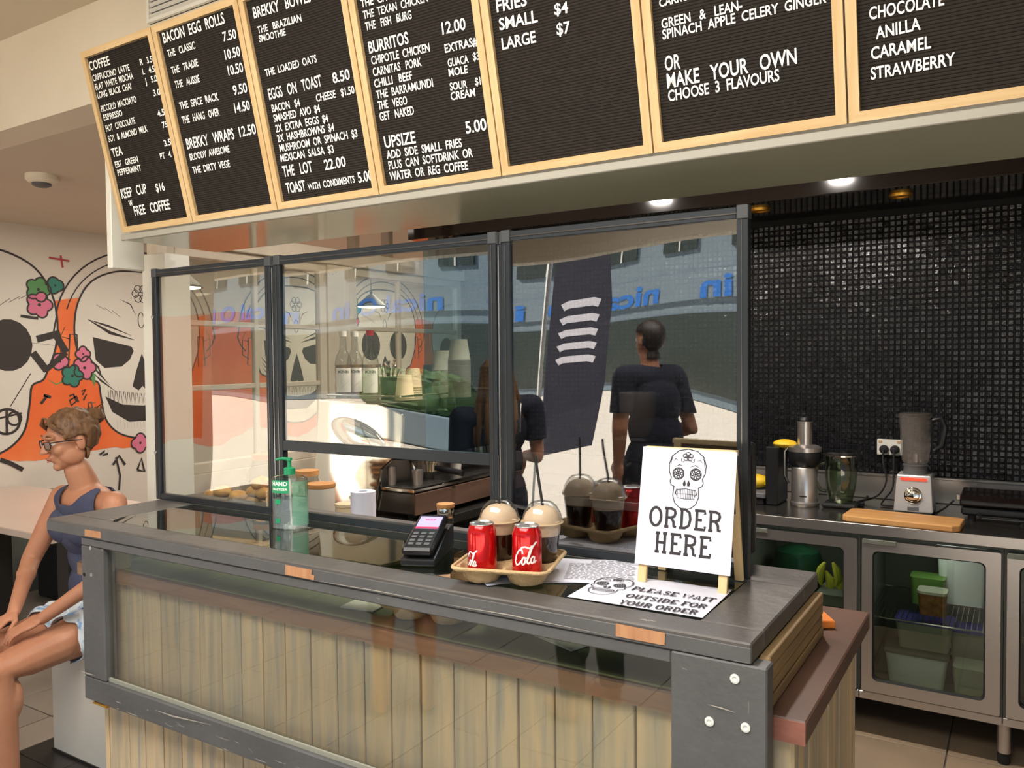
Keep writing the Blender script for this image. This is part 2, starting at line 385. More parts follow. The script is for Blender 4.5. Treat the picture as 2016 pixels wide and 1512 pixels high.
# ================================================================== THE SETTING
CZ, UZ = 2.556, 2.917          # low ceiling, high ceiling
WX = -5.86                     # mural wall
def floor_tiles():
    groups = {}
    root = struct('floor', B((-9, -1.6, -.06), (3.4, 9.05, -.006)), 'grout_floor')
    me_cache = {}
    parts = 0
    def cell(x0, y0, x1, y1, m, single):
        nonlocal parts
        g = .003; dz = random.uniform(-.0006, .0006)
        if single:
            key = (round(x1-x0, 3), round(y1-y0, 3), m)
            if key not in me_cache:
                me_cache[key] = B((g, g, -.006), (x1-x0-g, y1-y0-g, 0), .0015).mesh('tile'); me_cache[key].materials.append(M[m])
            o = bpy.data.objects.new('tile', me_cache[key]); COL.objects.link(o); o.parent = root; o.location = (x0, y0, dz); parts += 1
        else:
            groups.setdefault(m, MB()).box((x0+g, y0+g, -.006), (x1-g, y1-g, dz))
    # customer side and seating room
    xs = [-3.70+.32*i for i in range(-16, 23)]; ys = [1.96+.64*j for j in range(-6, 12)]
    for i in range(len(xs)-1):
        for j in range(len(ys)-1):
            x0, x1, y0, y1 = xs[i], xs[i+1], ys[j], ys[j+1]
            y0 = max(y0, -1.6)
            if y1 <= y0: continue
            if x1 > -3.48 and y1 > 1.40: 
                if x0 < -3.48-.05: cell(x0, y0, -3.48, y1, 'floor_tile', True)
                elif y0 < 1.39: cell(x0, y0, x1, 1.40, 'floor_tile', False)
                continue
            cell(x0, y0, x1, y1, 'floor_tile', -6 < x0 < -3.4 and 1.2 < y0 < 3.6)
    y = 1.40
    while y < 4.2:       # slate strip by the counter end
        for k in range(3): cell(-3.48+k*.30, y, -3.48+(k+1)*.30, y+.30, 'slate_tile', y < 2.2)
        y += .30
    xs = [-.23+.4*i for i in range(-6, 9)]; ys = [1.40, 1.625]+[1.625+.4*j for j in range(1, 9)]
    for i in range(len(xs)-1):
        for j in range(len(ys)-1):
            if ys[j] > 4.3: continue
            cell(xs[i], ys[j], xs[i+1], ys[j+1], 'kitchen_tile', xs[i] > -1.1 and ys[j] > 2.7)
    for m, mb in groups.items():
        o = mb.build('tiles_beyond', m, root); o['kind'] = 'stuff'
floor_tiles()
struct('ground', B((-30, -30, -.08), (30, -1.6, -.02)), 'pavement')
struct('ceiling', B((-9, -1.6, UZ), (3.4, 1.76, UZ+.1)), 'ceiling_paint')
struct('ceiling', B((-9, 1.90, CZ), (3.4, 9.1, CZ+.1)), 'low_ceiling_paint')
struct('trim_1', B((-9, 1.75, CZ-.001), (3.4, 1.90, UZ+.05)), 'wall_paint')        # bulkhead over the counter
struct('trim_2', B((-9, -1.75, 2.45), (3.4, -1.6, 3.3)), 'wall_paint')             # shopfront header
struct('wall_left', B((WX-.12, -.9, -.02), (WX, 9.1, UZ+.1)), 'mural_wall')
struct('wall_back', B((-9, 9.05, -.02), (3.4, 9.2, UZ)), 'mural_wall')
struct('wall_right', B((3.3, -1.6, -.02), (3.42, 9.1, UZ)), 'wall_paint')
struct('wall_kitchen', B((-3.12, 4.305, -.02), (3.4, 4.42, CZ)), 'grout')
struct('trim_3', B((-3.06, 3.75, 2.30), (3.3, 3.80, CZ), .004), 'black_gloss')     # black bulkhead over the kitchen bench
struct('trim_4', B((-3.06, 3.80, 2.30), (3.3, 4.30, 2.33)), 'black_ceiling')

# black mosaic wall: 300 nearest tiles one by one, the rest joined
def mosaic():
    root = [o for o in COL.objects if o.name == 'wall_kitchen'][0]
    P = .0272; S = .0238; cells = []
    nx = int((.6+3.1)/P); nz = int((2.298-1.022)/P)
    for i in range(nx):
        for k in range(nz):
            x = -3.09+i*P; z = 1.022+k*P
            cells.append((x, z))
    def tilev(mb, x, z, y=4.305):
        h = .005; b = .0035; tx = random.uniform(-.0007, .0007); tz = random.uniform(-.0007, .0007)
        a = [(x, y, z), (x+S, y, z), (x+S, y, z+S), (x, y, z+S)]
        c = [(x+b, y-h-tx-tz, z+b), (x+S-b, y-h+tx-tz, z+b), (x+S-b, y-h+tx+tz, z+S-b), (x+b, y-h-tx+tz, z+S-b)]
        mb.add(a+c, [(4, 5, 6, 7), (0, 1, 5, 4), (1, 2, 6, 5), (2, 3, 7, 6), (3, 0, 4, 7)])
    near = sorted(cells, key=lambda c: abs(c[0]+.30)+abs(c[1]-1.55)*1.0 + (0 if c[0] < -.02 else 9))[:298]
    ns = set(near)
    variants = []
    for q in range(8):
        mb = MB(); tilev(mb, 0, 0, 0); me = mb.mesh('tile'); me.materials.append(M['tile_black']); variants.append(me)
    for (x, z) in near:
        o = bpy.data.objects.new('tile', random.choice(variants)); COL.objects.link(o); o.parent = root; o.location = (x, 4.305, z)
    mb = MB()
    for c in cells:
        if c not in ns: tilev(mb, *c)
    o = mb.build('mosaic_tiles', 'tile_black', root); o['kind'] = 'stuff'
mosaic()

# ---- menu box over the counter: box, soffit, end panel, post, vent
BX = [ony(x, y, 1.72)[0] for x, y in ((243, 455.5), (382, 433), (549, 409.5), (749, 384), (990, 350), (1288, 303), (1670, 246))]
st, ct = math.sin(TILT), math.cos(TILT)
box = MB(); X0, X1 = BX[0]-.012, 1.2
zt = 2.60; yf = lambda z: 1.756-(z-2.04)*st/ct
box.prism([(yf(2.045), 2.045), (2.10, 2.045), (2.10, 2.55), (1.70, 2.55), (1.70, zt), (yf(zt), zt)], X0, X1, ((0, 0, 0), (0, 1, 0), (0, 0, 1), (1, 0, 0)))
ob = thing('menu_housing', 'long white housing behind the row of menu boards with glossy underside', 'housing', (X0, 1.9, 2.045))
box.build('housing_body', 'white_gloss', ob, world=True)
MB().box((X0, 1.722, 2.030), (X1, 2.12, 2.046), .002).build('underside_panel', 'soffit_gloss', ob, world=True)
MB().box((X0, 1.716, 2.028), (X1, 1.728, 2.048), .002).build('edge_strip', 'strip_grey', ob, world=True)
MB().box((-2.825, 1.74, 1.94), (-2.795, 1.87, 2.62), .003).build('end_panel', 'white_gloss', ob, world=True)
struct('trim_5', B((-3.01, 2.0, 0), (-2.865, 2.12, 2.03), .004), 'white_gloss', label='white post')
v = thing('air_vent', 'white slatted air vent set in the wall above the menu boards', 'vent', (-2.3, 1.745, 2.76))
fr = MB(); a = ony(294, 48, 1.745); vx0 = a[0]; vx1 = vx0+.62
for p, q in (((vx0, 2.76), (vx1, 2.772)), ((vx0, 2.895), (vx1, 2.907)), ((vx0, 2.772), (vx0+.012, 2.895)), ((vx1-.012, 2.772), (vx1, 2.895))):
    fr.box((p[0], 1.735, p[1]), (q[0], 1.749, q[1]))
fr.build('vent_frame', 'white_plastic', v, world=True)
B((vx0, 1.7455, 2.76), (vx1, 1.7495, 2.907)).build('backing', 'grey_plastic', v, world=True)
for k in range(6):
    z = 2.781+k*.0195; T = Matrix.Translation((0, 1.740, z)) @ Matrix.Rotation(R(-35), 4, 'X')
    B((vx0+.012, -.006, -.0015), (vx1-.012, .006, .0015), T=T).build('slat', 'white_plastic', v, world=True)

# ---- old window partition between kitchen and seating room (plane X = PX)
PX = -3.09
def pbox(mb, y0, z0, y1, z1, t=.03, bev=.003): mb.box((PX-t, y0, z0), (PX+t, y1, z1), bev); return mb
part = struct('wall_partition', pbox(MB(), 2.12, 0, 3.24, 1.10), 'sash_white')
pbox(MB(), 3.24, 0, 4.30, 1.46).build('panel', 'sash_brown', part)
for y0, y1 in ((2.10, 2.15), (3.09, 3.24), (3.24, 3.275)): pbox(MB(), y0, 1.10, y1, 2.10, .035).build('post', 'sash_white', part)
pbox(MB(), 2.10, 2.10, 4.30, 2.18, .05).build('beam', 'sash_white', part)
for y0, y1 in ((2.10, 2.16), (3.30, 3.34), (3.58, 3.62), (4.02, 4.06), (4.10, 4.16), (4.20, 4.24)): pbox(MB(), y0, 2.18, y1, CZ, .03).build('post', 'sash_brown', part)
def sash(name, y0, z0, y1, z1, vs, hs, s=.045):
    r = bpy.data.objects.new(name, None); COL.objects.link(r); r['kind'] = 'structure'
    for a in ((y0, z0, y0+s, z1), (y1-s, z0, y1, z1), (y0+s, z0, y1-s, z0+s), (y0+s, z1-s, y1-s, z1)): pbox(MB(), *a, t=.02).build('sash_rail', 'sash_white', r)
    ys = [y0+s]+vs+[y1-s]; zs = [z0+s]+hs+[z1-s]
    for vv in vs: pbox(MB(), vv-.012, z0+s, vv+.012, z1-s, t=.014).build('glazing_bar', 'sash_white', r)
    for i in range(len(ys)-1):
        for h in hs: pbox(MB(), ys[i]+(.012 if i else 0), h-.012, ys[i+1]-(.012 if i < len(vs) else 0), h+.012, t=.0139).build('glazing_bar', 'sash_white', r)
        for k in range(len(zs)-1):
            MB().box((PX-.002, ys[i]+.004, zs[k]+.004), (PX+.001, ys[i+1]-.004, zs[k+1]-.004)).build('pane', 'window_glass', r)
sash('window_1', 2.15, 1.10, 3.09, 2.10, [2.635], [1.48, 1.768])
sash('window_2', 3.275, 1.46, 4.30, 2.10, [3.69], [1.77])

# ---- mural on the left wall
WF = lambda: ((WX+.001, 0, 0), (0, 1, 0), (0, 0, 1), (1, 0, 0))
wall = [o for o in COL.objects if o.name == 'wall_left'][0]
def wpx(pts): return [(onx(x, y, WX)[1], onx(x, y, WX)[2]) for x, y in pts]
rng = random.Random(3)
top = [(y, 2.02+.16*mnoise.noise(Vector((y*1.3, 3, 0)))) for y in np.arange(-.8, 8.6, .12)]
bot = [(y, .93+.10*mnoise.noise(Vector((y*2.1, 9, 0)))+.03*mnoise.noise(Vector((y*9, 4, 0)))) for y in np.arange(-.8, 8.6, .06)]
MB().fill(top+bot[::-1], .0005, WF()).build('orange_paint', 'mural_orange', wall)
def arc(cx, cy, rx, ry, a0, a1, n=16): return [(cx+rx*math.cos(R(a0+(a1-a0)*i/n)), cy+ry*math.sin(R(a0+(a1-a0)*i/n))) for i in range(n+1)]
def crspline(P, closed, k=4):
    n = len(P); out = []
    for i in range(n if closed else n-1):
        g = (lambda j: P[j % n]) if closed else (lambda j: P[min(n-1, max(0, j))])
        a, b, c, d = g(i-1), g(i), g(i+1), g(i+2)
        for q in range(k):
            t = q/k; out.append(tuple(.5*(2*b[e]+(c[e]-a[e])*t+(2*a[e]-5*b[e]+4*c[e]-d[e])*t*t+(3*b[e]-a[e]-3*c[e]+d[e])*t**3) for e in (0, 1)))
    return out if closed else out+[P[-1]]
def skull(yc, zc, s, kind):
    T = lambda pts: [(yc+p[0]*s, zc+p[1]*s) for p in pts]
    half = [(0, .70), (.25, .68), (.46, .58), (.58, .40), (.62, .18), (.60, -.02), (.54, -.18), (.50, -.26), (.42, -.30), (.40, -.42), (.36, -.62), (.26, -.74), (.12, -.80), (0, -.81)]
    outl = [(-x, y) for x, y in half[::-1][:-1]]+half[:-1]
    outl = crspline([(-x, y) for x, y in half[1:]][::-1][1:]+half, True)
    W = MB().fill(T(outl), .0010, WF()); sk = W.build('skull_painting', 'mural_white', wall)
    K = MB(); K.ribbon(T(outl+[outl[0]]), .016*s, .0016, WF())
    def blob(pts): K.fill(T(pts), .0015, WF())
    def st_(pts, wd=.014, tp=True): K.ribbon(T(pts), wd*s, .0016, WF(), tp)
    if kind == 'angry':
        for g in (-1, 1):
            q = [(.08, -.02), (.12, -.10), (.20, -.16), (.36, -.17), (.44, -.10), (.46, .10), (.10, .02)]; q = [(g*x, y) for x, y in q]; blob(q if g > 0 else q[::-1])
            st_([(g*.07, .08), (g*.3, .14), (g*.5, .25)], .03); st_([(g*.1, .12), (g*.32, .2), (g*.5, .25)], .02)
            for d in (0, .06, .12): st_([(g*(.50-d*.2), -.08-d), (g*(.42-d*.2), -.16-d), (g*(.38-d), -.26-d)], .018)
        blob([(0, -.04), (.06, -.2), (.1, -.34), (.04, -.38), (0, -.34), (-.04, -.38), (-.1, -.34), (-.06, -.2)])
        blob([(-.36, -.42), (-.2, -.5), (0, -.52), (.2, -.5), (.36, -.42), (.3, -.56), (.14, -.66), (-.14, -.66), (-.3, -.56)])
        for i in range(-8, 9):
            x = i*.04; st_([(x-.014, -.36-.05*(1-abs(i)/9)), (x, -.50), (x+.014, -.36-.05*(1-abs(i)/9))], .007, False)
            st_([(x*.8, -.64), (x*.8+.006, -.72)], .008)
    else:
        for g in (-1, 1): blob(arc(g*.26, -.0, .17, .19, 0, 360, 18)[:-1])
        blob([(0, -.12), (.05, -.22), (.08, -.36), (.02, -.33), (0, -.37), (-.02, -.33), (-.08, -.36), (-.05, -.22)])
        if kind == 'moustache':
            for g in (-1, 1):
                q = [(0, -.44), (.10, -.40), (.17, -.44), (.22, -.38), (.20, -.49), (.10, -.52), (.02, -.48)]; q = [(g*x, y) for x, y in q]; blob(q if g > 0 else q[::-1])
        else:
            st_([(-.34, -.50), (0, -.56), (.34, -.50)], .014, False)
            for i in range(-7, 8): st_([(i*.045, -.46), (i*.045, -.60)], .010)
        st_([(.42, .02), (.60, .0)], .02)
    # forehead flowers and dashes
    for g in (-1, 1):
        for k in range(3): st_([(g*(.20+.07*k), .28+.03*k), (g*(.28+.07*k), .34+.02*k)], .03)
        st_([(g*.05, .30), (g*.10, .40), (g*.20, .44)], .012)
    for k in range(6):
        a = k*60; st_(arc(.05*math.cos(R(a)), .50+.05*math.sin(R(a)), .035, .035, 0, 360, 8), .008, False)
    st_(arc(0, .26, .03, .07, 0, 360, 12), .008, False)
    # headphones
    if kind != 'plain':
        st_(arc(0, .18, .78, .70, 8, 172, 26), .014, False); st_(arc(0, .18, .70, .62, 14, 166, 26), .010, False)
        for g in (-1, 1):
            st_([(g*.77, .26), (g*.80, .12), (g*.76, .04), (g*.70, -.02)], .014, False)
            st_([(g*.60, .12), (g*.66, .12), (g*.68, -.16), (g*.60, -.17), (g*.60, .12)], .012, False)
            st_([(g*.66, .08), (g*.74, .10), (g*.74, -.06), (g*.66, -.10)], .010, False)
            st_([(g*.70, .18), (g*.74, .10)], .04)
    K.build('black_lines', 'mural_black', sk)
cz = lambda x, y: (onx(x, y, WX)[1], onx(x, y, WX)[2])
skull(cz(-62, 650)[0], 1.72, .94, 'plain'); skull(cz(278, 660)[0], 1.70, .86, 'angry')
skull(cz(583, 655)[0], 1.70, .86, 'angry'); skull(cz(757, 640)[0], 1.75, .86, 'moustache'); skull(8.1, 1.7, .8, 'plain'); skull(.55, 1.7, .86, 'angry')
def flower(px, py, r, m, n=5):
    y, z = cz(px, py); g = MB(); k = MB(); pts = []
    for i in range(n*8+1):
        a = 2*PI*i/(n*8); rr = r*(.78+.26*abs(math.cos(a*n/2))); pts.append((y+rr*math.cos(a), z+rr*math.sin(a)))
    o = g.fill(pts[:-1], .0020, WF()).build('flower_painting', m, wall)
    k.ribbon(pts, .012, .0024, WF()); k.fill(arc(y, z, r*.14, r*.14, 0, 360, 8)[:-1], .0024, WF()); k.build('black_lines', 'mural_black', o)
flower(75, 570, .085, 'mural_green'); flower(108, 562, .06, 'mural_teal', 3); flower(77, 600, .09, 'mural_pink')
flower(118, 712, .06, 'mural_pink', 3); flower(163, 697, .055, 'mural_pink', 4); flower(166, 724, .085, 'mural_pink'); flower(142, 740, .08, 'mural_teal'); flower(276, 872, .075, 'mural_pink', 4)
flower(694, 607, .12, 'mural_green'); flower(690, 632, .12, 'mural_pink')
g = MB(); g.fill(wpx([(92, 746), (112, 756), (132, 742), (126, 752), (110, 758)]), .0018, WF()); g.fill(wpx([(174, 735), (188, 736), (186, 762), (180, 748)]), .0018, WF()); g.build('leaf_painting', 'mural_green', wall)
k = MB()
for pts, wd in (([(72, 668), (118, 656)], .05), ([(106, 654), (130, 694)], .05), ([(130, 694), (88, 730)], .04), ([(64, 694), (92, 730)], .05), ([(40, 622), (75, 627)], .02),
                ([(28, 700), (34, 692), (38, 699), (44, 688), (48, 694), (58, 684)], .014), ([(80, 795), (92, 780), (86, 778), (100, 782)], .02), ([(136, 780), (144, 776), (150, 790), (140, 798), (137, 788), (150, 780), (154, 792)], .014),
                ([(160, 770), (168, 766), (162, 778), (170, 776), (164, 788)], .012), ([(13, 806), (13, 854)], .016), ([(228, 900), (236, 936), (234, 965)], .016), ([(222, 915), (234, 897), (246, 915)], .02),
                ([(270, 925), (284, 928), (278, 902), (270, 925)], .02), ([(0, 905), (20, 912), (45, 925)], .03), ([(60, 735), (20, 800)], .006), ([(196, 895), (206, 888), (202, 896), (212, 893)], .018), ([(0, 1002), (4, 1000)], .03)):
    k.ribbon(wpx(pts), wd, .0026, WF())
y, z = cz(13, 830); k.ribbon(arc(y, z, .085, .085, 0, 360, 20), .018, .0026, WF()); y, z = cz(28, 824); k.ribbon(arc(y, z, .045, .045, 0, 360, 16), .014, .0026, WF())
k.build('black_lines', 'mural_black', wall)
k = MB(); k.ribbon(wpx([(96, 507), (136, 514)]), .014, .0026, WF()); k.ribbon(wpx([(119, 503), (123, 527)]), .014, .0026, WF()); k.build('red_cross_lines', 'mural_red', wall)

# smoke detector
p = onz(82, 345, CZ); d = thing('smoke_detector', 'round cream smoke detector on the low ceiling', 'smoke detector', (p[0], p[1], CZ-.06))
MB().lathe([(.075, .06), (.075, .035), (.062, .022), (.05, .018)], seg=28).build('detector_base', 'wall_paint', d)
MB().lathe([(.045, .020), (.045, .008), (.03, .0)], seg=24).build('sensor_grille', 'grey_plastic', d)
# pendant lamps beyond the partition
def pendant(x, y, z, label):
    t = thing('pendant_lamp', label, 'lamp', (x, y, z), group=None)
    MB().lathe([(.13, 0), (.128, .012), (.055, .075), (.03, .10), (.012, .11), (.012, .13)], seg=28).build('lamp_shade', 'lamp_black', t)
    MB().lathe([(.118, .002), (.10, -.006), (0, -.012)], seg=24).build('bulb', 'lamp_glow', t)
    MB().tube([(0, 0, .12), (0, 0, CZ-z)], .004, 6).build('cord', 'lamp_black', t)
a = onx(731, 604, -4.7); pendant(a[0], a[1], a[2], 'black cone pendant lamp in front of the mural, seen through the right-hand window sash')
a = onx(358, 566, -4.5); pendant(a[0], a[1], a[2], 'black pendant lamp seen through the left-hand window sash next to the white post')
# recessed downlights in the kitchen
for n, (x, y, z, r, lab) in enumerate(((-.81, 2.9, CZ, .045, 'recessed ceiling downlight nearer the right of the kitchen'), (-1.82, 2.9, CZ, .045, 'recessed ceiling downlight nearer the coffee machine'),
                         (-.444, 3.93, 2.30, .036, 'small brass downlight rim in the black ceiling above the blender'), (-1.053, 3.93, 2.30, .036, 'small brass downlight rim in the black ceiling beside the glass screen'))):
    t = thing('downlight', lab, 'downlight', (x, y, z-.012))
    MB().lathe([(r+.012, .012), (r+.010, 0), (r, .001), (r, .010)], seg=24).build('rim', 'brass' if z < 2.4 else 'white_plastic', t)
    MB().lathe([(r-.002, .006), (0, .004)], seg=20).build('lens', 'downlight_glow' if z > 2.4 else 'brass', t)

# ================================================================== THE COUNTER
BT = .961                                   # bench top height
bench = thing('counter_bench', 'weathered timber plank counter with a thick dark brown top', 'counter', (-1.4, 1.8, 0))
ZB = BT-.043
bx0, bx1, byf, byb = -2.455, -.335, 1.478, 2.10
B((bx0+.02, byf+.02, 0), (bx1-.02, byb-.02, ZB)).build('core', 'joint_dark', bench, world=True)
B((-2.56, 1.450, ZB), (-.445, 2.16, BT), .003).build('bench_top', 'bench_wood', bench, world=True)
B((-.441, 1.450, ZB+.001), (-.308, 2.16, BT), .003).build('bench_top_end_board', 'bench_wood', bench, world=True)
B((-2.558, 1.4485, ZB+.002), (-.312, 1.4500, BT-.003)).build('front_edge', 'bench_wood_front', bench, world=True)
B((-.440, 1.4470, ZB+.001), (-.309, 1.4495, BT-.002)).build('end_grain', 'end_grain_red', bench, world=True)
seams = [175, 213, 252, 283, 319, 354, 394, 438, 476, 518, 563, 612, 663, 718, 770, 827, 893, 957, 1019, 1092, 1166, 1250, 1330, 1420, 1500]
xs = [ony(x, 1300, byf-.012)[0] for x in seams]; xs[0] = bx0; xs[-1] = bx1
for i in range(len(xs)-1):
    g = .0015 if i % 3 else .003
    B((xs[i]+g, byf-.012-random.uniform(0, .003), 0), (xs[i+1]-g, byf+.018, ZB-.001), .002).build('plank', 'weathered_plank', bench, world=True)
y = byf-.012
k = 0
while y < byb-.02:
    wd = (.115, .10, .09, .12, .10, .11, .12)[k % 7]; y1 = min(y+wd, byb)
    B((bx1-.018, y+.002, 0), (bx1+.006-random.uniform(0, .004), y1-.002, ZB-.001), .002).build('plank', 'weathered_plank', bench, world=True); y = y1; k += 1

DZ = 1.10
case = thing('display_case', 'dark painted timber display case with glass front and top on the counter', 'display case', (-1.5, 1.65, BT))
sx0, sx1, sy0, sy1 = -2.638, -.389, 1.400, 1.946
ix0, ix1, iy0, iy1 = -2.445, -.510, 1.480, 1.800
def cb(name, a, b, m='dark_paint', bev=.003): return B(a, b, bev).build(name, m, case, world=True)
cb('top_rail', (sx0, sy0, 1.062), (sx1, iy0, DZ)); cb('top_rail', (sx0, iy1, 1.062), (sx1, sy1, DZ))
cb('top_rail', (sx0, iy0, 1.062), (ix0, iy1, DZ)); cb('top_rail', (ix1, iy0, 1.062), (sx1, iy1, DZ))
cb('fascia', (sx0+.001, sy0-.002, 1.064), (sx1-.001, sy0+.001, 1.092), 'dark_paint_front', .001)
B((ix0+.001, iy0+.001, 1.0935), (ix1-.001, iy1-.001, 1.0995)).build('top_glass', 'top_glass', case, world=True)
fy0, fy1 = 1.402, 1.442
fx0, fx1, px = -2.452, -.537, -.362
cb('front_rail', (fx0, fy0, 1.036), (fx1, fy1, 1.0615), 'dark_paint_front')
cb('front_rail', (fx0, fy0, .556), (fx1, fy1, .628), 'dark_paint_front')
cb('front_stile', (fx0, fy0, .629), (-2.338, fy1, 1.035), 'dark_paint_front')
pnl = cb('front_post', (fx1+.0005, fy0-.004, .30), (px, fy1, 1.0615), 'dark_paint_front')
B((-2.3375, fy0+.016, .629), (fx1, fy0+.022, 1.0355)).build('front_glass', 'case_glass', case, world=True)
MB().box((-2.3375, fy0+.010, .6285), (fx1, fy0+.016, .640)).build('glass_bead', 'bead_grey', case, world=True)
for (x, z) in ((1447, 1336), (1397, 1420), (1468, 1432)):
    p = ony(x, z, fy0-.004); T = Matrix.Translation(p) @ Matrix.Rotation(R(90), 4, 'X')
    w_ = MB().lathe([(.0035, .0), (.0085, .0), (.0085, .0022), (.0045, .003), (.0035, .001)], seg=20, T=T).build('washer', 'washer_white', case, world=True)
    MB().lathe([(.0036, .0002), (.003, .0014), (0, .0012)], seg=12, T=T).build('screw', 'screw_steel', w_)
for (x, z) in ((178, 1079), (180, 1132), (166, 1131)):
    p = ony(x, z, fy0); T = Matrix.Translation(p) @ Matrix.Rotation(R(90), 4, 'X')
    MB().lathe([(.006, -.001), (.006, .0012), (.002, .0016), (0, .0006)], seg=14, T=T).build('screw', 'screw_steel' if x > 170 else 'hole_black', case, world=True)
# bare timber patches where hinges were
def patch(c, holes):
    P = [ony(x, y, sy0-.002) for x, y in c]; fr = ((0, sy0-.0028, 0), (1, 0, 0), (0, 0, 1), (0, -1, 0))
    o = MB().prism([(q[0], q[2]) for q in P], 0, .0012, fr).build('bare_timber_patch', 'raw_pine', case, world=True)
    for x, y in holes:
        q = ony(x, y, sy0-.004); MB().fill(arc(q[0], q[2], .0022, .0022, 0, 360, 8)[:-1], .0016, fr).build('screw_hole', 'hole_black', o)
patch([(563, 1112), (615, 1122), (614, 1131), (620, 1133), (619, 1142), (563, 1131)], [(582, 1120), (568, 1125), (598, 1131), (613, 1126)])
patch([(1213, 1227), (1310, 1246), (1309, 1270), (1213, 1252)], [(1221, 1245), (1246, 1238), (1276, 1255), (1301, 1249)])
patch([(168, 1042), (199, 1047), (199, 1060), (168, 1055)], [(180, 1046), (189, 1053), (198, 1048)])
k = MB()
for (a, b, wd) in (((70, 0), (0, 0), 0),):
    pass
fr = ((0, fy0-.0035, 0), (1, 0, 0), (0, 0, 1), (0, -1, 0))
def scr(pts, wd, Y=fy0): 
    q = [ony(x, y, Y) for x, y in pts]; k.ribbon([(a[0], a[2]) for a in q], wd, .0038 if Y == fy0 else .0, fr if Y == fy0 else ((0, Y, 0), (1, 0, 0), (0, 0, 1), (0, -1, 0)), True)
scr([(880, 1190), (1000, 1210), (1205, 1252)], .0022, sy0-.0026); scr([(470, 1113), (530, 1124)], .0016, sy0-.0026); scr([(620, 1143), (740, 1163), (860, 1186)], .0020, sy0-.0026)
scr([(1444, 1300), (1473, 1305)], .003, sy0-.0026); scr([(160, 1318), (175, 1324), (192, 1328)], .004); scr([(310, 1396), (345, 1408), (420, 1425)], .004); scr([(350, 1418), (366, 1430)], .005)
scr([(494, 1470), (502, 1480)], .006); scr([(1346, 1312), (1356, 1316)], .004); scr([(1395, 1384), (1420, 1390), (1450, 1400)], .0025); scr([(1476, 1378), (1476, 1402)], .003); scr([(745, 1175), (752, 1178)], .005)
for q in range(26):
    x = random.uniform(-2.3, -.7); scr_x = x; z = random.uniform(.56, .60); a = random.uniform(.004, .03)
    k.ribbon([(x, z), (x+a, z-.001), (x+a*2, z)], random.uniform(.001, .0025), .0038, fr, True)
k.build('paint_scuffs', 'scuff', case, world=True)
k = MB(); frz = ((0, 0, DZ+.0004), (1, 0, 0), (0, 1, 0), (0, 0, 1))
for q in range(24):
    x = random.uniform(ix1+.01, sx1-.01); y = random.uniform(1.42, 1.9); a = random.uniform(.001, .004); k.ribbon([(x, y), (x+a, y+a), (x+a*1.5, y+a)], .0012, 0, frz, True)
p = onz(1275, 1222, DZ)
for q in range(14):
    a = random.uniform(0, PI*2); k.ribbon([(p[0], p[1]), (p[0]+.010*math.cos(a), p[1]+.004*math.sin(a)), (p[0]+.018*math.cos(a), p[1]+.007*math.sin(a))], .0014, 0, frz, True)
k.build('paint_scuffs', 'scuff', case, world=True)
# right side of the case: four horizontal planks, and edge batten
zz = [BT+.001, .985, 1.010, 1.036, 1.0615]
B((-.390, fy1+.001, BT+.001), (-.370, fy1+.016, 1.061), .002).build('corner_batten', 'side_plank', case, world=True)
for i in range(4): B((-.392, fy1+.018, zz[i]+.001), (-.373+random.uniform(-.0015, .0015), 1.925, zz[i+1]-.001), .0015).build('plank', 'side_plank', case, world=True)
for a, b in (((-2.45, fy1, BT+.001), (-2.43, 1.925, 1.061)), ((-2.45, 1.905, BT+.001), (-.394, 1.925, 1.061))): B(a, b).build('side_panel', 'olive_lining', case, world=True)
B((-2.42, 1.46, BT+.0005), (-.38, 1.90, BT+.0045)).build('lining_board', 'olive_lining', case, world=True)
# brass hinge under the bottom rail
h = ony(222, 1402, fy1); hg = MB().box((h[0]-.035, 1.404, .549), (h[0]+.035, 1.43, .5555), .001); hg.tube([(h[0]-.035, 1.402, .5525), (h[0]+.035, 1.402, .5525)], .003, 8); hg.build('hinge', 'brass', case, world=True)

# ---- glass screens standing on the back of the case
SY = 1.80
def screen(label, x0, x1, z0, z1, glassm, midz=None, glass_low=None):
    t = thing('counter_screen', label, 'screen', (x0, SY+.012, DZ), group='clear screens standing along the back of the counter')
    W_ = .026
    def bar(name, a, b, m='black_frame'): return B(a, b, .0015).build(name, m, t, world=True)
    for xa in (x0, x1-W_):
        o = bar('frame_post', (xa, SY, DZ+.0005), (xa+W_, SY+.024, z1-.032))
        B((xa+.004, SY-.004, DZ+.03), (xa+.009, SY-.0003, z1-.034)).build('glazing_ridge', 'steel_dark', o, off=None, world=True) if False else None
        bar('corner_cap', (xa-.0005, SY-.001, z1-.0315), (xa+W_+.0005, SY+.025, z1), 'black_frame_cap')
        B((xa+W_*.42, SY-.0015, DZ+.01), (xa+W_*.50, SY+.001, z1-.034)).build('frame_groove', 'steel_dark', t, world=True)
    bar('frame_rail', (x0+W_+.0005, SY+.001, z1-.030), (x1-W_-.0005, SY+.023, z1-.004))
    bar('frame_rail', (x0+W_+.0005, SY+.001, z0), (x1-W_-.0005, SY+.023, z0+.022))
    B((x0+W_, SY-.001, z1-.020), (x1-W_, SY+.001, z1-.017)).build('frame_groove', 'steel_dark', t, world=True)
    zl = z0+.022
    if midz: bar('mid_rail', (x0+W_+.0005, SY+.001, midz-.018), (x1-W_-.0005, SY+.023, midz+.014)); zl = midz+.014
    return t, zl
t, zl = screen('leftmost clear screen in a dark metal frame beside the white post', -2.655, -2.035, DZ+.0005, 1.933, 'acrylic')
def pane(t, x0, x1, z0, z1, m):
    n = 24; mb = MB(); mb.box((x0, SY+.008, z0), (x1, SY+.011, z1)); return mb.build('clear_pane', m, t, world=True)
pane(t, -2.629, -2.061, zl, 1.903, 'acrylic')
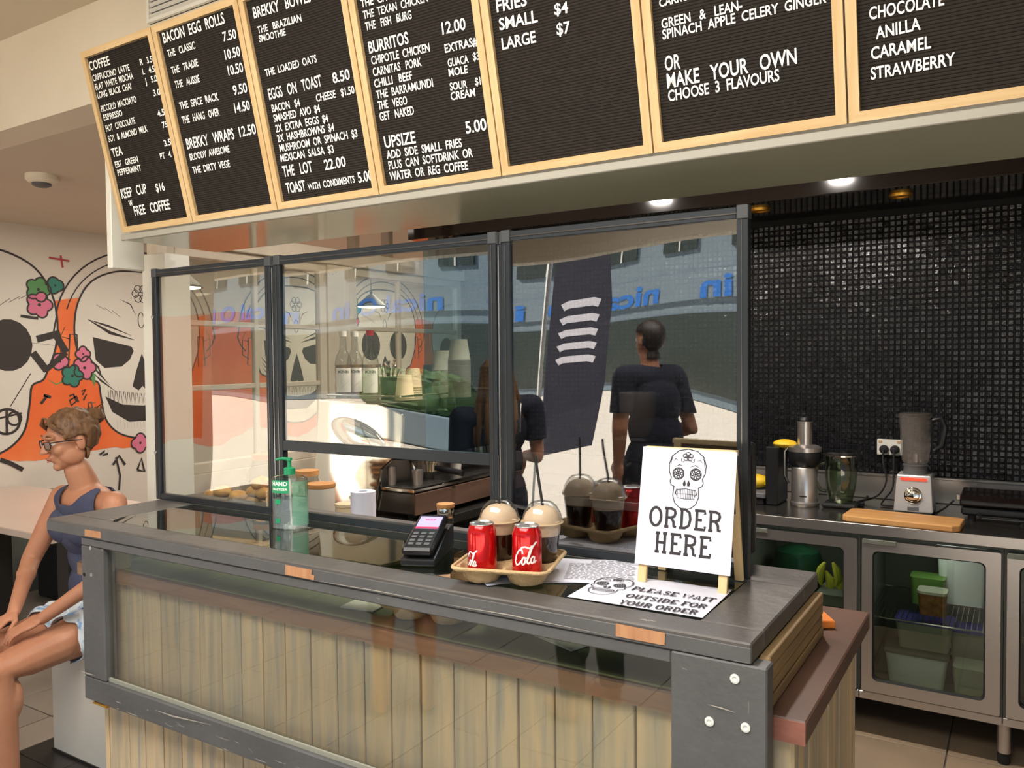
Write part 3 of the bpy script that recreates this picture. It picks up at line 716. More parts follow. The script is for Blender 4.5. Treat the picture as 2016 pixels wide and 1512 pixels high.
for z in (1.76, 1.27): MB().lathe([(.006, 0), (.006, .004), (0, .006)], seg=10, T=Matrix.Translation((-2.648, SY-.001, z)) @ Matrix.Rotation(R(90), 4, 'X')).build('screw', 'screw_steel', t, world=True)
t, zl = screen('middle clear screen with a mid rail and an open serving gap beneath', -2.018, -1.172, DZ+.0005, 1.934, 'acrylic', midz=1.330)
pane(t, -1.992, -1.42, zl, 1.904, 'acrylic'); pane(t, -1.4195, -1.198, zl, 1.904, 'acrylic_blue')
t, zl = screen('rightmost clear screen behind the order sign, reflecting the street', -1.155, -.508, DZ+.0005, 1.935, 'acrylic')
pane(t, -1.129, -.534, zl, 1.905, 'acrylic_warp')
# hinge stacks between screens
for x in (-2.0265, -1.1635):
    t = thing('screen_hinge', 'dark hinge strip joining the %s screens' % ('left and middle' if x < -1.5 else 'middle and right'), 'hinge', (x, SY+.01, DZ))
    MB().box((x-.0075, SY+.003, DZ+.0005), (x+.0075, SY+.02, 1.90), .001).build('hinge_strip', 'black_frame', t, world=True)
    g = MB()
    for q in range(4): g.box((x-.0075+q*.0042, SY+.001, 1.9005), (x-.0055+q*.0042, SY+.02, 1.932))
    g.build('hinge_knuckles', 'black_frame_cap', t, world=True)
    B((x-.001, SY-.001, DZ+.002), (x+.001, SY+.0025, 1.895)).build('bright_edge', 'steel', t, world=True)

# ================================================================== MENU BOARDS
BW = .4; BH = .602
bnames = ['coffee and tea', 'bacon egg rolls and brekky wraps', 'brekky bowls and eggs on toast', 'burritos and upsize', 'fries', 'green juice and make your own', 'chocolate, caramel and strawberry flavours']
QA = lambda x, y: (140+x/3.15, y/3.15)
QB = lambda x, y: (460+x/3.7333, y/3.7333)
QC = lambda x, y: (960+x/3.7333, y/3.7333)
QD = lambda x, y: (1476+x/3.7333, y/3.7333)
boards = [
 (QA, [('COFFEE', 118, 438, 243, 400, 55), ('CAPPUCCINO LATTE', 138, 505, 365, 437, 40), ('R 3.50', 430, 405, 522, 380, 40), ('FLAT WHITE MOCHA', 155, 560, 388, 487, 40), ('L 4.50', 446, 463, 537, 440, 40),
   ('LONG BLACK CHAI', 167, 612, 375, 553, 40), ('J 5.00', 462, 523, 552, 497, 40), ('PICCOLO MACCIATO', 190, 695, 408, 633, 40), ('3.00', 513, 597, 574, 583, 40), ('ESPRESSO', 205, 748, 320, 717, 38), ('4.50', 540, 725, 602, 705, 40),
   ('HOT CHOCOLATE', 220, 817, 400, 765, 40), ('75c', 568, 795, 617, 780, 38), ('SOY & ALMOND MILK', 235, 882, 478, 815, 40), ('3.50', 580, 908, 642, 893, 40), ('TEA', 258, 975, 323, 957, 54), ('EBT GREEN', 277, 1040, 418, 1005, 38),
   ('PT 4.', 556, 988, 627, 972, 38), ('PEPPERMINT', 292, 1090, 438, 1057, 38), ('KEEP CUP', 317, 1232, 473, 1195, 60), ('$16', 530, 1190, 583, 1180, 52), ('W', 362, 1278, 385, 1272, 34), ('FREE COFFEE', 397, 1338, 618, 1295, 60)]),
 (QA, [('BACON EGG ROLLS', 575, 268, 955, 143, 66), ('THE CLASSIC', 602, 355, 772, 300, 45), ('7.50', 945, 257, 1028, 235, 58), ('THE TRADIE', 627, 460, 790, 408, 45), ('10.50', 958, 370, 1052, 345, 60), ('THE AUSSIE', 647, 548, 800, 508, 45),
   ('10.50', 977, 468, 1070, 445, 60), ('THE SPICE RACK', 677, 680, 917, 620, 46), ('9.50', 1010, 590, 1095, 570, 60), ('THE HANG OVER', 692, 768, 922, 715, 46), ('14.50', 1018, 700, 1112, 680, 60), ('BREKKY WRAPS', 722, 925, 1015, 860, 66),
   ('12.50', 1047, 850, 1150, 828, 64), ('BLOODY AWESOME', 740, 995, 985, 943, 42), ('THE DIRTY VEGE', 758, 1078, 988, 1035, 44)]),
 (QB, [('BREKKY BOWLS', 150, 135, 570, 10, 80), ('THE BRAZILIAN', 178, 248, 500, 155, 52), ('SMOOTHIE', 190, 310, 385, 258, 50), ('THE LOADED OATS', 237, 563, 613, 455, 54), ('EGGS ON TOAST', 263, 733, 650, 630, 80), ('8.50', 733, 612, 858, 580, 76),
   ('BACON $4', 285, 825, 490, 778, 55), ('CHEESE $1.50', 610, 748, 890, 685, 55), ('SMASHED AVO $4', 298, 897, 638, 822, 55), ('2X EXTRA EGGS $4', 313, 972, 698, 893, 55), ('2X HASHBROWNS $4', 325, 1045, 742, 960, 55),
   ('MUSHROOM OR SPINACH $3', 342, 1118, 912, 1005, 55), ('MEXICAN SALSA $3', 348, 1190, 738, 1120, 55), ('THE LOT', 368, 1300, 583, 1262, 80), ('22.00', 672, 1250, 828, 1222, 76), ('TOAST', 393, 1422, 532, 1400, 78),
   ('WITH CONDIMENTS', 550, 1398, 893, 1340, 50), ('5.00', 920, 1343, 1025, 1322, 76)]),
 (QB, [('THE CHOOK BURG', 938, 55, 1420, -75, 56), ('THE TEXAN CHICKEN', 955, 140, 1430, 10, 58), ('THE FISH BURG', 972, 225, 1310, 135, 60), ('BURRITOS', 998, 393, 1288, 318, 86), ('12.00', 1535, 252, 1707, 215, 86), ('CHIPOTLE CHICKEN', 1015, 475, 1443, 378, 60),
   ('EXTRAS#', 1555, 388, 1797, 330, 62), ('CARNITAS PORK', 1027, 560, 1383, 483, 60), ('GUACA', 1577, 492, 1728, 460, 58), ('$3', 1760, 445, 1808, 437, 58), ('MOLE', 1583, 562, 1722, 535, 56), ('CHILLI BEEF', 1037, 645, 1315, 583, 60),
   ('SOUR', 1592, 665, 1718, 645, 56), ('$1', 1778, 628, 1817, 620, 56), ('CREAM', 1598, 737, 1778, 705, 58), ('THE BARRAMUNDI', 1052, 727, 1468, 635, 60), ('THE VEGO', 1065, 805, 1278, 765, 60), ('GET NAKED', 1078, 888, 1328, 840, 62),
   ('UPSIZE', 1113, 1087, 1340, 1050, 86), ('5.00', 1710, 982, 1862, 953, 88), ('ADD SIDE SMALL FRIES', 1128, 1168, 1680, 1078, 60), ('PLUS CAN SOFTDRINK OR', 1143, 1245, 1760, 1150, 60), ('WATER OR REG COFFEE', 1150, 1325, 1725, 1245, 62)]),
 (QC, [('FRIES', 68, 90, 290, 38, 90), ('SMALL', 88, 222, 370, 160, 86), ('$4', 492, 110, 592, 92, 82), ('LARGE', 108, 365, 357, 310, 84), ('$7', 510, 258, 608, 240, 86)]),
 (QC, [('CARROT APPLE GINGER', 1263, 52, 2050, -150, 60), ('GREEN & LEAN-', 1280, 210, 1872, 70, 70), ('SPINACH APPLE CELERY GINGER', 1287, 290, 2490, 15, 70), ('OR', 1305, 520, 1418, 500, 106), ('MAKE YOUR OWN', 1322, 648, 2274, 465, 106), ('CHOOSE 3 FLAVOURS', 1330, 745, 2146, 590, 80)]),
 (QD, [('CHOCOLATE', 878, 145, 1430, 35, 90), ('ANILLA', 928, 287, 1257, 215, 88), ('CARAMEL', 892, 437, 1333, 352, 88), ('STRAWBERRY', 890, 585, 1510, 475, 88)]),
]
U3 = np.array([1.0, 0, 0]); V3 = np.array([0, -st, ct]); N3 = np.array([0, -ct, -st])
def board_uv(px_, py_, O): d = ray(px_, py_); t = np.dot(O-CAM, N3)/np.dot(d, N3); P = CAM+d*t-O; return float(P@U3), float(P@V3)
def ribbed(w_, h_, pitch=.0066, dep=.0016):
    mb = MB(); n = int(h_/pitch); vs = []; fs = []
    for i in range(n):
        z = i*pitch
        for zz_, yy in ((z, dep), (z+pitch*.25, 0), (z+pitch*.8, 0), (z+pitch, dep)): vs += [(0, yy, zz_), (w_, yy, zz_)]
    m_ = len(vs)//2
    fs = [(2*i, 2*i+1, 2*i+3, 2*i+2) for i in range(m_-1)]
    return mb.add(vs, fs)
fwid = .020
for bi, (Q, rows) in enumerate(boards):
    x0 = BX[bi] if bi < 7 else 0; x1 = BX[bi+1] if bi < 6 else BX[bi]+.402
    O = np.array([x0, 1.72, 2.055])-N3*.0130
    t = thing('menu_board', 'oak framed black letter board listing '+bnames[bi], 'menu board', tuple(O), group='letter boards hung over the counter')
    t.rotation_euler = (TILT, 0, 0)
    W_ = x1-x0-.004
    def tri(poly, m): MB().prism(poly, -.014, 0, ((.002, -.004, 0), (1, 0, 0), (0, 0, 1), (0, 1, 0))).build('frame_rail', m, t)
    f_ = fwid
    tri([(0, 0), (W_, 0), (W_-f_, f_), (f_, f_)], 'oak_x'); tri([(0, BH), (f_, BH-f_), (W_-f_, BH-f_), (W_, BH)], 'oak_x')
    tri([(0, 0), (f_, f_), (f_, BH-f_), (0, BH)], 'oak'); tri([(W_, 0), (W_, BH), (W_-f_, BH-f_), (W_-f_, f_)], 'oak')
    fm = ribbed(W_-2*f_+.002, BH-2*f_+.002); me = fm.mesh('felt_panel'); me.materials.append(M['felt'])
    o = bpy.data.objects.new('felt_panel', me); COL.objects.link(o); o.parent = t; o.location = (f_, -.008, f_)
    lm = MB(); fr = ((0, -.0085, 0), (1, 0, 0), (0, 0, 1), (0, -1, 0))
    P0 = O + N3*.0095
    sc_ = 3.15 if Q is QA else 3.7333
    for (txt, ax, ay, bx_, by_, hh) in rows:
        a = board_uv(*Q(ax, ay), P0); b = board_uv(*Q(bx_, by_), P0); c = board_uv(*Q(ax-hh*.2, ay-hh), P0)
        line(lm, fr, txt.replace(' ', '   ' if len(txt) < 14 else '  '), a, b, (c[1]-a[1]), .001, .018)
    AFTER.append((lm, 'lettering', 'letter_white', t))
B((X1-.6, 0, 0), (X1-.6, 0, 0)) if False else None

# ================================================================== ON THE COUNTER
def ell(cx, cy, rx, ry, n=20, a0=0, a1=360): return arc(cx, cy, rx, ry, a0, a1, n)
GL = {
 'O': (.66, [ell(.33, .5, .30, .47, 24)]), 'R': (.66, [[(.12, 0), (.12, 1)], [(.0, .97), (.34, .97), (.54, .90), (.58, .74), (.54, .58), (.36, .50), (.12, .50)], [(.36, .50), (.50, .30), (.52, .06), (.66, .04)], [(0, .03), (.24, .03)]]),
 'D': (.64, [[(.12, 0), (.12, 1)], [(0, .97), (.30, .97), (.52, .82), (.58, .5), (.52, .18), (.30, .03), (0, .03)]]),
 'E': (.58, [[(.12, 0), (.12, 1)], [(0, .97), (.54, .97), (.54, .80)], [(.12, .51), (.40, .51)], [(0, .03), (.56, .03), (.56, .20)]]),
 'H': (.68, [[(.14, 0), (.14, 1)], [(.54, 0), (.54, 1)], [(.14, .5), (.54, .5)], [(.02, .03), (.26, .03)], [(.42, .03), (.66, .03)], [(.02, .97), (.26, .97)], [(.42, .97), (.66, .97)]]),
 'P': (.60, [[(.12, 0), (.12, 1)], [(.0, .97), (.34, .97), (.54, .90), (.57, .73), (.54, .56), (.36, .48), (.12, .48)], [(0, .03), (.26, .03)]]),
 'L': (.56, [[(.12, 0), (.12, 1)], [(0, .97), (.26, .97)], [(0, .03), (.54, .03), (.54, .22)]]),
 'A': (.70, [[(.08, 0), (.35, 1), (.62, 0)], [(.18, .34), (.52, .34)], [(0, .03), (.18, .03)], [(.52, .03), (.70, .03)]]),
 'S': (.54, [[(.48, .80), (.40, .95), (.20, .97), (.06, .84), (.08, .64), (.28, .52), (.46, .38), (.48, .18), (.34, .03), (.14, .04), (.04, .20)]]),
 'W': (.92, [[(.06, 1), (.26, 0), (.46, .9), (.66, 0), (.86, 1)], [(0, .97), (.16, .97)], [(.78, .97), (.92, .97)]]),
 'I': (.26, [[(.13, 0), (.13, 1)], [(0, .03), (.26, .03)], [(0, .97), (.26, .97)]]),
 'T': (.60, [[(.30, 0), (.30, 1)], [(0, .80), (0, .97), (.60, .97), (.60, .80)], [(.18, .03), (.42, .03)]]),
 'U': (.66, [[(.12, 1), (.12, .26), (.22, .05), (.33, .02), (.44, .05), (.54, .26), (.54, 1)], [(0, .97), (.24, .97)], [(.42, .97), (.66, .97)]]),
 'F': (.56, [[(.12, 0), (.12, 1)], [(0, .97), (.54, .97), (.54, .80)], [(.12, .51), (.40, .51)], [(0, .03), (.26, .03)]]),
 'Y': (.64, [[(.06, 1), (.32, .48), (.58, 1)], [(.32, .48), (.32, 0)], [(0, .97), (.16, .97)], [(.48, .97), (.64, .97)], [(.20, .03), (.44, .03)]])}
def slab(mb, frame, text, p0, p1, h, n0, wd=.12, sp=.16):
    tot = 0
    for c in text: tot += (.34 if c == ' ' else GL[c][0]+sp)
    tot -= sp; D = math.hypot(p1[0]-p0[0], p1[1]-p0[1]); ux, uy = (p1[0]-p0[0])/D, (p1[1]-p0[1])/D; sx = D/tot; x = 0
    for c in text:
        if c == ' ': x += .34; continue
        wg, st2 = GL[c]
        for s in st2:
            pts = [(p0[0]+ux*(x+a)*sx-uy*b*h, p0[1]+uy*(x+a)*sx+ux*b*h) for a, b in s]; mb.ribbon(pts, wd*h, n0+random.uniform(0, .00004), frame)
        x += wg+sp
def skull_print(mb, fr, cx, cy, s, n0, wd=.02):
    T = lambda pts: [(cx+a*s, cy+b*s) for a, b in pts]
    r = lambda pts, w_=wd, tp=False: mb.ribbon(T(pts), w_*s, n0, fr, tp)
    f = lambda pts: mb.fill(T(pts), n0, fr)
    for g in (-1, 1):
        r([(0, .98), (g*.30, .92), (g*.52, .74), (g*.60, .48), (g*.58, .24), (g*.50, .06), (g*.54, -.06), (g*.50, -.16), (g*.38, -.22)], wd*1.1)
        r([(g*.40, -.20), (g*.42, -.50), (g*.34, -.72), (g*.18, -.86), (0, -.90)], wd*1.1)
        for k in range(8):
            a = k*45; r(ell(g*.28+.11*math.cos(R(a)), .20+.11*math.sin(R(a)), .045, .045, 8), wd*1.2)
        r(ell(g*.28, .20, .18, .18, 20), wd*1.2); f(ell(g*.28, .20, .045, .045, 8)[:-1])
        q = [(.02, -.10), (.06, .02), (.12, -.10), (.10, -.18), (.03, -.18)]; q = [(g*a, b) for a, b in q]; f(q)
        r([(g*.30, -.26), (g*.34, -.42), (g*.28, -.50)], .05, True); r([(g*.44, .02), (g*.56, -.02)], .05, True)
        for k in range(4): r([(g*(.10+.07*k), -.70+.03*k), (g*(.13+.07*k), -.62+.03*k)], .03, True)
        r([(g*.08, .42), (g*.26, .48), (g*.44, .38)], wd*1.2, True); r([(g*.30, .60), (g*.40, .66), (g*.48, .56)], .03, True); r([(g*.10, .60), (g*.20, .56), (g*.22, .68)], .02)
        r([(g*.46, .80), (g*.54, .60), (g*.55, .40)], .03, True)
    for k in range(5):
        a = 90+k*72; r(ell(.09*math.cos(R(a)), .74+.08*math.sin(R(a)), .08, .06, 10), wd)
    r([(-.30, -.30), (0, -.26), (.30, -.30)], wd*.7); r([(-.30, -.44), (0, -.42), (.30, -.44)], wd*.7); r([(-.28, -.56), (0, -.58), (.28, -.56)], wd*.7)
    for k in range(-5, 6): r([(k*.055, -.28), (k*.055, -.57)], wd*.6)

# folding order sign
t = thing('order_sign', 'small folding wooden sign with a white paper reading ORDER HERE under a skull drawing', 'sign', (-.612, 1.72, DZ))
fv = Vector((0, .060, .295)).normalized(); fn = Vector((0, -.295, .060)).normalized(); fo = Vector((-.7175, 1.660, DZ+.0008))
def leg(name, p, q, w_=.019, th=.010):
    d = (Vector(q)-Vector(p)); l = d.length; d.normalize(); nn = Vector((1, 0, 0)).cross(d).normalized()
    T = Matrix((( 1, nn.x, d.x, p[0]), (0, nn.y, d.y, p[1]), (0, nn.z, d.z, p[2]), (0, 0, 0, 1)))
    return MB().box((-w_/2, -th/2, 0), (w_/2, th/2, l), .001, T).build(name, 'aframe_wood', t, world=True)
for x in (-.704, -.523): leg('leg', (x, 1.664, DZ+.002), (x, 1.7175, DZ+.296)); leg('leg', (x, 1.785, DZ+.002), (x, 1.7265, DZ+.296))
B((-.7175, 1.713, DZ+.286), (-.509, 1.731, DZ+.2975), .001).build('top_bar', 'aframe_wood', t, world=True)
bd = MB(); bd.prism([(-.001, .048), (.209, .048), (.209, .295), (-.001, .295)], .004, .007, (fo, (1, 0, 0), fv, fn)); bd.build('sign_panel', 'aframe_wood', t, world=True)
bk = MB(); bo = Vector((-.7175, 1.788, DZ+.0008)); bv = Vector((0, -.062, .295)).normalized(); bn = Vector((0, .295, .062)).normalized()
bk.prism([(.012, .055), (.197, .055), (.197, .285), (.012, .285)], -.006, -.003, (bo, (1, 0, 0), bv, bn)); bk.build('back_panel', 'bench_wood', t, world=True)
pf = (fo+fn*.0072, Vector((1, 0, 0)), fv, fn)
def onplane(px_, py_, O, U, V, Nn):
    O = np.array(O); Nn = np.array(Nn); d = ray(px_, py_); k = np.dot(O-CAM, Nn)/np.dot(d, Nn); P = CAM+d*k-O; return float(P@np.array(U)), float(P@np.array(V))
pp = MB().prism([(-.003, .040), (.2115, .040), (.2115, .299), (-.003, .301)], 0, .0004, pf).build('paper_sheet', 'paper', t, world=True)
pr = MB(); q = lambda x, y: onplane(x, y, pf[0], pf[1], pf[2], pf[3])
a, b, c = q(1277, 1034), q(1419, 1048), q(1277, 996); slab(pr, pf, 'ORDER', (a[0]+.002, a[1]), b, c[1]-a[1], .0006, .145)
a, b, c = q(1288, 1086), q(1398, 1099), q(1290, 1047); slab(pr, pf, 'HERE', a, b, c[1]-a[1], .0006, .145)
pr.build('printed_words', 'ink', pp, world=True)
pr = MB(); a = q(1352, 945); skull_print(pr, pf, a[0], a[1]-.001, .070, .0006, .026); pr.build('printed_skull', 'ink', pp, world=True)

# PLEASE WAIT sheet
ps = [onz(*p, DZ+.002) for p in ((1116, 1175), (1383, 1217), (1442, 1163), (1205, 1120))]
c0 = Vector(ps[0]); U = (Vector(ps[1])-c0).normalized(); V = Vector((-U.y, U.x, 0)); zf = (c0, U, V, Vector((0, 0, 1)))
t = thing('notice_sheet', 'white paper notice reading PLEASE WAIT OUTSIDE FOR YOUR ORDER lying under the sign', 'notice', tuple(c0))
nb = MB(); n = 16; vs = []; wX = (Vector(ps[1])-c0).length
for i in range(n+1):
    for j in (0, 1, 2): 
        u = wX*i/n; vv = .105*j; vs.append(c0+U*u+V*vv+Vector((0, 0, .0006 if j < 2 else .0010+.0005*math.sin(i*.9))))
nb.add(vs, [(3*i+j, 3*i+3+j, 3*i+4+j, 3*i+1+j) for i in range(n) for j in (0, 1)]); nb.build('paper_sheet', 'paper', t, world=True)
pr = MB(); q = lambda x, y: onplane(x, y, zf[0], zf[1], zf[2], zf[3])
for txt, p0, p1, ph in (('PLEASE WAIT', (1242, 1163), (1402, 1188), (1246, 1158)), ('OUTSIDE FOR', (1230, 1177), (1388, 1199), (1234, 1170)), ('YOUR ORDER', (1216, 1190), (1374, 1207), (1224, 1176))):
    a, b, c = q(*p0), q(*p1), q(*ph); slab(pr, zf, txt, a, (b[0], a[1]+(b[1]-a[1])*.3), .026, .0024, .15)
pr.build('printed_words', 'ink', t, world=True)
pr = MB(); skull_print(pr, zf, .047, .108, .072, .0022, .030); pr.build('printed_skull', 'ink', t, world=True)
# loose menu papers under the carrier
for i, (cx, cy, rz, lab) in enumerate(((-.90, 1.66, 28, 'printed menu sheet under the drink carrier, poking out to the right'), (-.875, 1.675, 22, 'printed menu sheet fanned on top of the loose papers by the drink carrier'), (-1.0, 1.53, 52, 'folded white sheet corner sticking out in front of the drink carrier'))):
    t = thing('menu_sheet', lab, 'paper', (cx, cy, DZ+.0012+.0009*i), R(rz), 'loose printed sheets under the drink carrier')
    nb = MB(); w_, h_ = (.297, .21) if i < 2 else (.09, .12); n = 10; vs = []
    for k in range(n+1):
        for j in (0, 1): vs.append((-w_/2+w_*k/n, -h_/2+h_*j, .0002+.0008*math.sin(k*.8+i+j)**2))
    nb.add(vs, [(2*k, 2*k+2, 2*k+3, 2*k+1) for k in range(n)]); nb.build('paper_sheet', 'paper' if i != 2 else 'paper_blue', t)
    if i == 1:
        pr = MB(); fr = ((0, 0, .0014), (1, 0, 0), (0, 1, 0), (0, 0, 1))
        for r_ in range(22):
            y = .09-.008*r_; x = -.02 if r_ > 3 else .03; 
            while x < .13: l = random.uniform(.006, .02); pr.fill([(x, y), (x+l, y), (x+l, y+.002), (x, y+.002)], 0, fr); x += l+.004
        pr.fill([(-.13, .06), (-.08, .06), (-.08, .075), (-.13, .075)], 0, fr)
        pr.build('printed_lines', 'grey_plastic', t)

# drink carrier
RZ = math.atan2(.03, .1); CC = (-.983, 1.560)
t = thing('drink_carrier', 'moulded pulp drink carrier holding two red cans and two iced drinks', 'drink carrier', (CC[0], CC[1], DZ+.003), RZ)
S2 = .108; n = 60; vs = []; pk = [(-.052, -.052), (.052, -.052), (-.052, .052), (.052, .052)]
def hz(x, y):
    e = max(abs(x), abs(y)); z = .028
    if e > S2-.012: z = .028+.008*min(1, (e-(S2-.012))/.006)
    for a, b in pk:
        d = math.hypot(x-a, y-b)
        if d < .047: s = min(1, max(0, (.047-d)/.012)); z = z*(1-s)+.004*s
    d = math.hypot(x, y)
    if d < .02: z = max(z, .028+.006*(1-(d/.02)**2))
    return z
for i in range(n+1):
    for j in range(n+1):
        x = -S2+2*S2*i/n; y = -S2+2*S2*j/n
        r_ = math.hypot(x, y); c = S2*.80
        if abs(x) > c and abs(y) > c:
            dx, dy = abs(x)-c, abs(y)-c; d = math.hypot(dx, dy); m_ = S2-c; k2 = max(dx, dy)/d if d else 1; x = math.copysign(c+dx*k2, x); y = math.copysign(c+dy*k2, y)
        vs.append((x, y, hz(x, y)))
mb = MB(); mb.add(vs, [(i*(n+1)+j, (i+1)*(n+1)+j, (i+1)*(n+1)+j+1, i*(n+1)+j+1) for i in range(n) for j in range(n)], True)
o = mb.build('tray', 'pulp', t); md = o.modifiers.new('s', 'SOLIDIFY'); md.thickness = .0025; md.offset = 1
rp = []
for a0, (cx, cy) in zip((0, 90, 180, 270), ((.086, .086), (-.086, .086), (-.086, -.086), (.086, -.086))):
    rp += [(cx+.023*math.cos(R(a0+q*15)), cy+.023*math.sin(R(a0+q*15)), .0465) for q in range(7)]
rp = [(a, b, .0365) for a, b, c in rp]
rp.append(rp[0]); MB().tube(rp, .0042, 8, False).build('rolled_rim', 'pulp', t)
def at_pocket(i): a, b = pk[i]; c, s = math.cos(RZ), math.sin(RZ); return CC[0]+a*c-b*s, CC[1]+a*s+b*c
COLA = [[(.52, .70), (.44, .98), (.22, .96), (.04, .60), (.02, .20), (.16, -.04), (.38, .04), (.50, .26)], [(.30, .98), (.40, 1.14), (.62, 1.16), (.92, 1.04), (1.20, 1.06)],
        ell(.66, .22, .12, .24, 12), [(.74, .40), (.86, .42)], [(.86, .10), (1.02, .60), (1.14, 1.12), (1.04, 1.16), (.94, .60), (.92, .10), (1.02, -.02), (1.14, .14)], ell(1.28, .20, .12, .22, 12), [(1.40, .40), (1.38, .06), (1.46, .0), (1.56, .14)], [(1.24, 1.18), (1.42, 1.36), (1.30, 1.30), (1.16, 1.10)]]
def can(pos, ang, label, side):
    t = thing('drink_can', label, 'can', (pos[0], pos[1], DZ+.0115), 0, 'red soft drink cans in the carrier')
    MB().lathe([(.024, .002), (.027, 0), (.0315, .006), (.033, .012), (.033, .098), (.0318, .105), (.0272, .1165), (.0262, .1175)], seg=36).build('can_body', 'can_red', t)
    MB().lathe([(.0264, .1172), (.0276, .1185), (.0276, .1205), (.0262, .121), (.0245, .1185), (.0, .1182)], seg=36).build('can_top', 'can_silver', t)
    tb = MB(); tb.ribbon(ell(.004, 0, .009, .0055, 14), .0022, .1195, ((0, 0, 0), (math.cos(ang), math.sin(ang), 0), (-math.sin(ang), math.cos(ang), 0), (0, 0, 1)))
    tb.box((-.004, -.003, .1190), (.004, .003, .1197)); tb.build('pull_tab', 'can_silver', t)
    tb = MB(); tb.fill(ell(-.010, .0, .007, .0055, 12)[:-1], .1187, ((0, 0, 0), (math.cos(ang), math.sin(ang), 0), (-math.sin(ang), math.cos(ang), 0), (0, 0, 1))); tb.build('mouth_opening', 'hole_black', t)
    cy = lambda x, y, n0: Vector(((.0331+n0)*math.cos(ang+x/.033), (.0331+n0)*math.sin(ang+x/.033), y))
    lg = MB()
    if side == 'front':
        for s in COLA:
            pts = []
            for i in range(len(s)-1):
                for q in range(3): pts.append((s[i][0]+(s[i+1][0]-s[i][0])*q/3, s[i][1]+(s[i+1][1]-s[i][1])*q/3))
            pts.append(s[-1]); sc = .033
            pts = [((a+b*.16-.86)*sc*.98, .038+b*sc+a*.004) for a, b in pts]; lg.ribbon(pts, .0036, .0002, None, False, cy)
    else:
        for s in COLA:
            pts = [(-.044+(a+b*.16)*.020, .03+b*.026) for a, b in s]; lg.ribbon(pts, .003, .0002, None, False, cy)
        lg.ribbon([(.012, .012), (.028, .012)], .011, .0002, None, False, cy)
        lg.ribbon([(-.026, .075), (-.026, .016)], .004, .0002, None, False, cy) if False else None
    lg.build('script_lettering', 'can_white', t)
    if side != 'front':
        lb = MB()
        for q in range(4): lb.ribbon([(.013, .0085+q*.0024), (.027, .0085+q*.0024)], .0009, .0005, None, False, cy)
        lb.build('barcode', 'ink', t)
p = at_pocket(1); can(p, math.atan2(-p[1], -p[0])-R(4), 'red soft drink can with white script lettering facing forward, right of the two cans', 'front')
p = at_pocket(0); can(p, math.atan2(-p[1], -p[0]), 'red soft drink can showing its barcode side, left of the two cans', 'back')
def iced(pos, label, sd):
    t = thing('iced_drink', label, 'drink', (pos[0], pos[1], DZ+.0095), 0, 'iced coffees with cream under dome lids')
    MB().lathe([(.0305, 0), (.0335, .02), (.0385, .06), (.0415, .085), (.0430, .087), (.0455, .108)], seg=36).build('cup', 'clear_cup', t)
    MB().lathe([(.0290, .0025), (.0325, .02), (.0376, .06), (.0400, .080), (0, .080)], seg=32).build('coffee', 'coffee', t)
    cr = MB(); cr.lathe([(.0400, .0805), (.0420, .092), (.0440, .108), (.0435, .118), (.038, .131), (.026, .142), (.010, .147), (0, .148)], seg=32); cr.build('cream', 'cream', t)
    MB().lathe([(.0465, .108), (.0490, .1085), (.0495, .114), (.0470, .116), (.0460, .121), (.0425, .133), (.034, .147), (.024, .1555), (.014, .158)], seg=36).build('dome_lid', 'clear_cup', t)
    MB().lathe([(.0466, .1078), (.0497, .1082), (.0500, .1100), (.0470, .1102)], seg=36).build('lid_rim', 'cup_cream', t)
    MB().tube([(sd*.006, .004, .10), (0, 0, .158), (-sd*.012, .002, .235), (-sd*.014, .002, .262)], .0034, 8).build('straw', 'straw', t)
ip = lambda i: (at_pocket(i)[0]+.010, at_pocket(i)[1]+.003)
iced(ip(2), 'iced coffee with a near upright black straw, left cup in the carrier', .1); iced(ip(3), 'iced coffee with a leaning black straw, right cup in the carrier', 1.2)

# card terminal
t = thing('card_terminal', 'black card payment terminal tilted on its cradle beside the carrier', 'card terminal', (-1.27, 1.625, DZ+.0005), R(24))
cr = MB(); cr.prism([(-.115, 0), (.105, 0), (.105, .060), (.06, .062), (-.115, .018)], -.043, .043, ((0, 0, 0), (0, 1, 0), (0, 0, 1), (1, 0, 0))); o = cr.build('cradle', 'black_plastic', t); b_ = o.modifiers.new('b', 'BEVEL'); b_.width = .004; b_.segments = 2
TT = Matrix.Translation((0, -.118, .024)) @ Matrix.Rotation(R(15), 4, 'X')
hs = MB(); hs.box((-.038, 0, 0), (.038, .190, .022), .006, TT); hs.build('handset', 'black_plastic', t)
def onh(a, b, m_, nm, z0=.0222, par=None): return MB().box((a[0], a[1], z0-.0006), (b[0], b[1], z0+.0006), 0, TT).build(nm, m_, par or t)
scn = onh((-.029, .105), (.029, .172), 'screen_lilac', 'screen'); onh((-.029, .105), (.029, .113), 'screen_red', 'screen_footer', .0229, scn)
lg = MB(); fr = tuple([TT @ Vector((-.014, .148, .0236))]+[TT.to_3x3() @ Vector(v_) for v_ in ((1, 0, 0), (0, 1, 0), (0, 0, 1))]); line(lg, fr, 'W.F.P', (0, 0), (.028, 0), .009, 0, .03); AFTER.append((lg, 'screen_words', 'screen_red', scn))
for r_ in range(4):
    for c_ in range(3):
        MB().box((-.027+c_*.020, .020+r_*.018, .0218), (-.013+c_*.020, .031+r_*.018, .0238), .001, TT).build('key', 'grey_plastic', t)
        MB().box((-.021+c_*.020, .024+r_*.018, .0238), (-.018+c_*.020, .027+r_*.018, .0241), 0, TT).build('key_digit', 'letter_white', t) if False else None
onh((-.012, .180), (.012, .182), 'grey_plastic', 'speaker_slot')

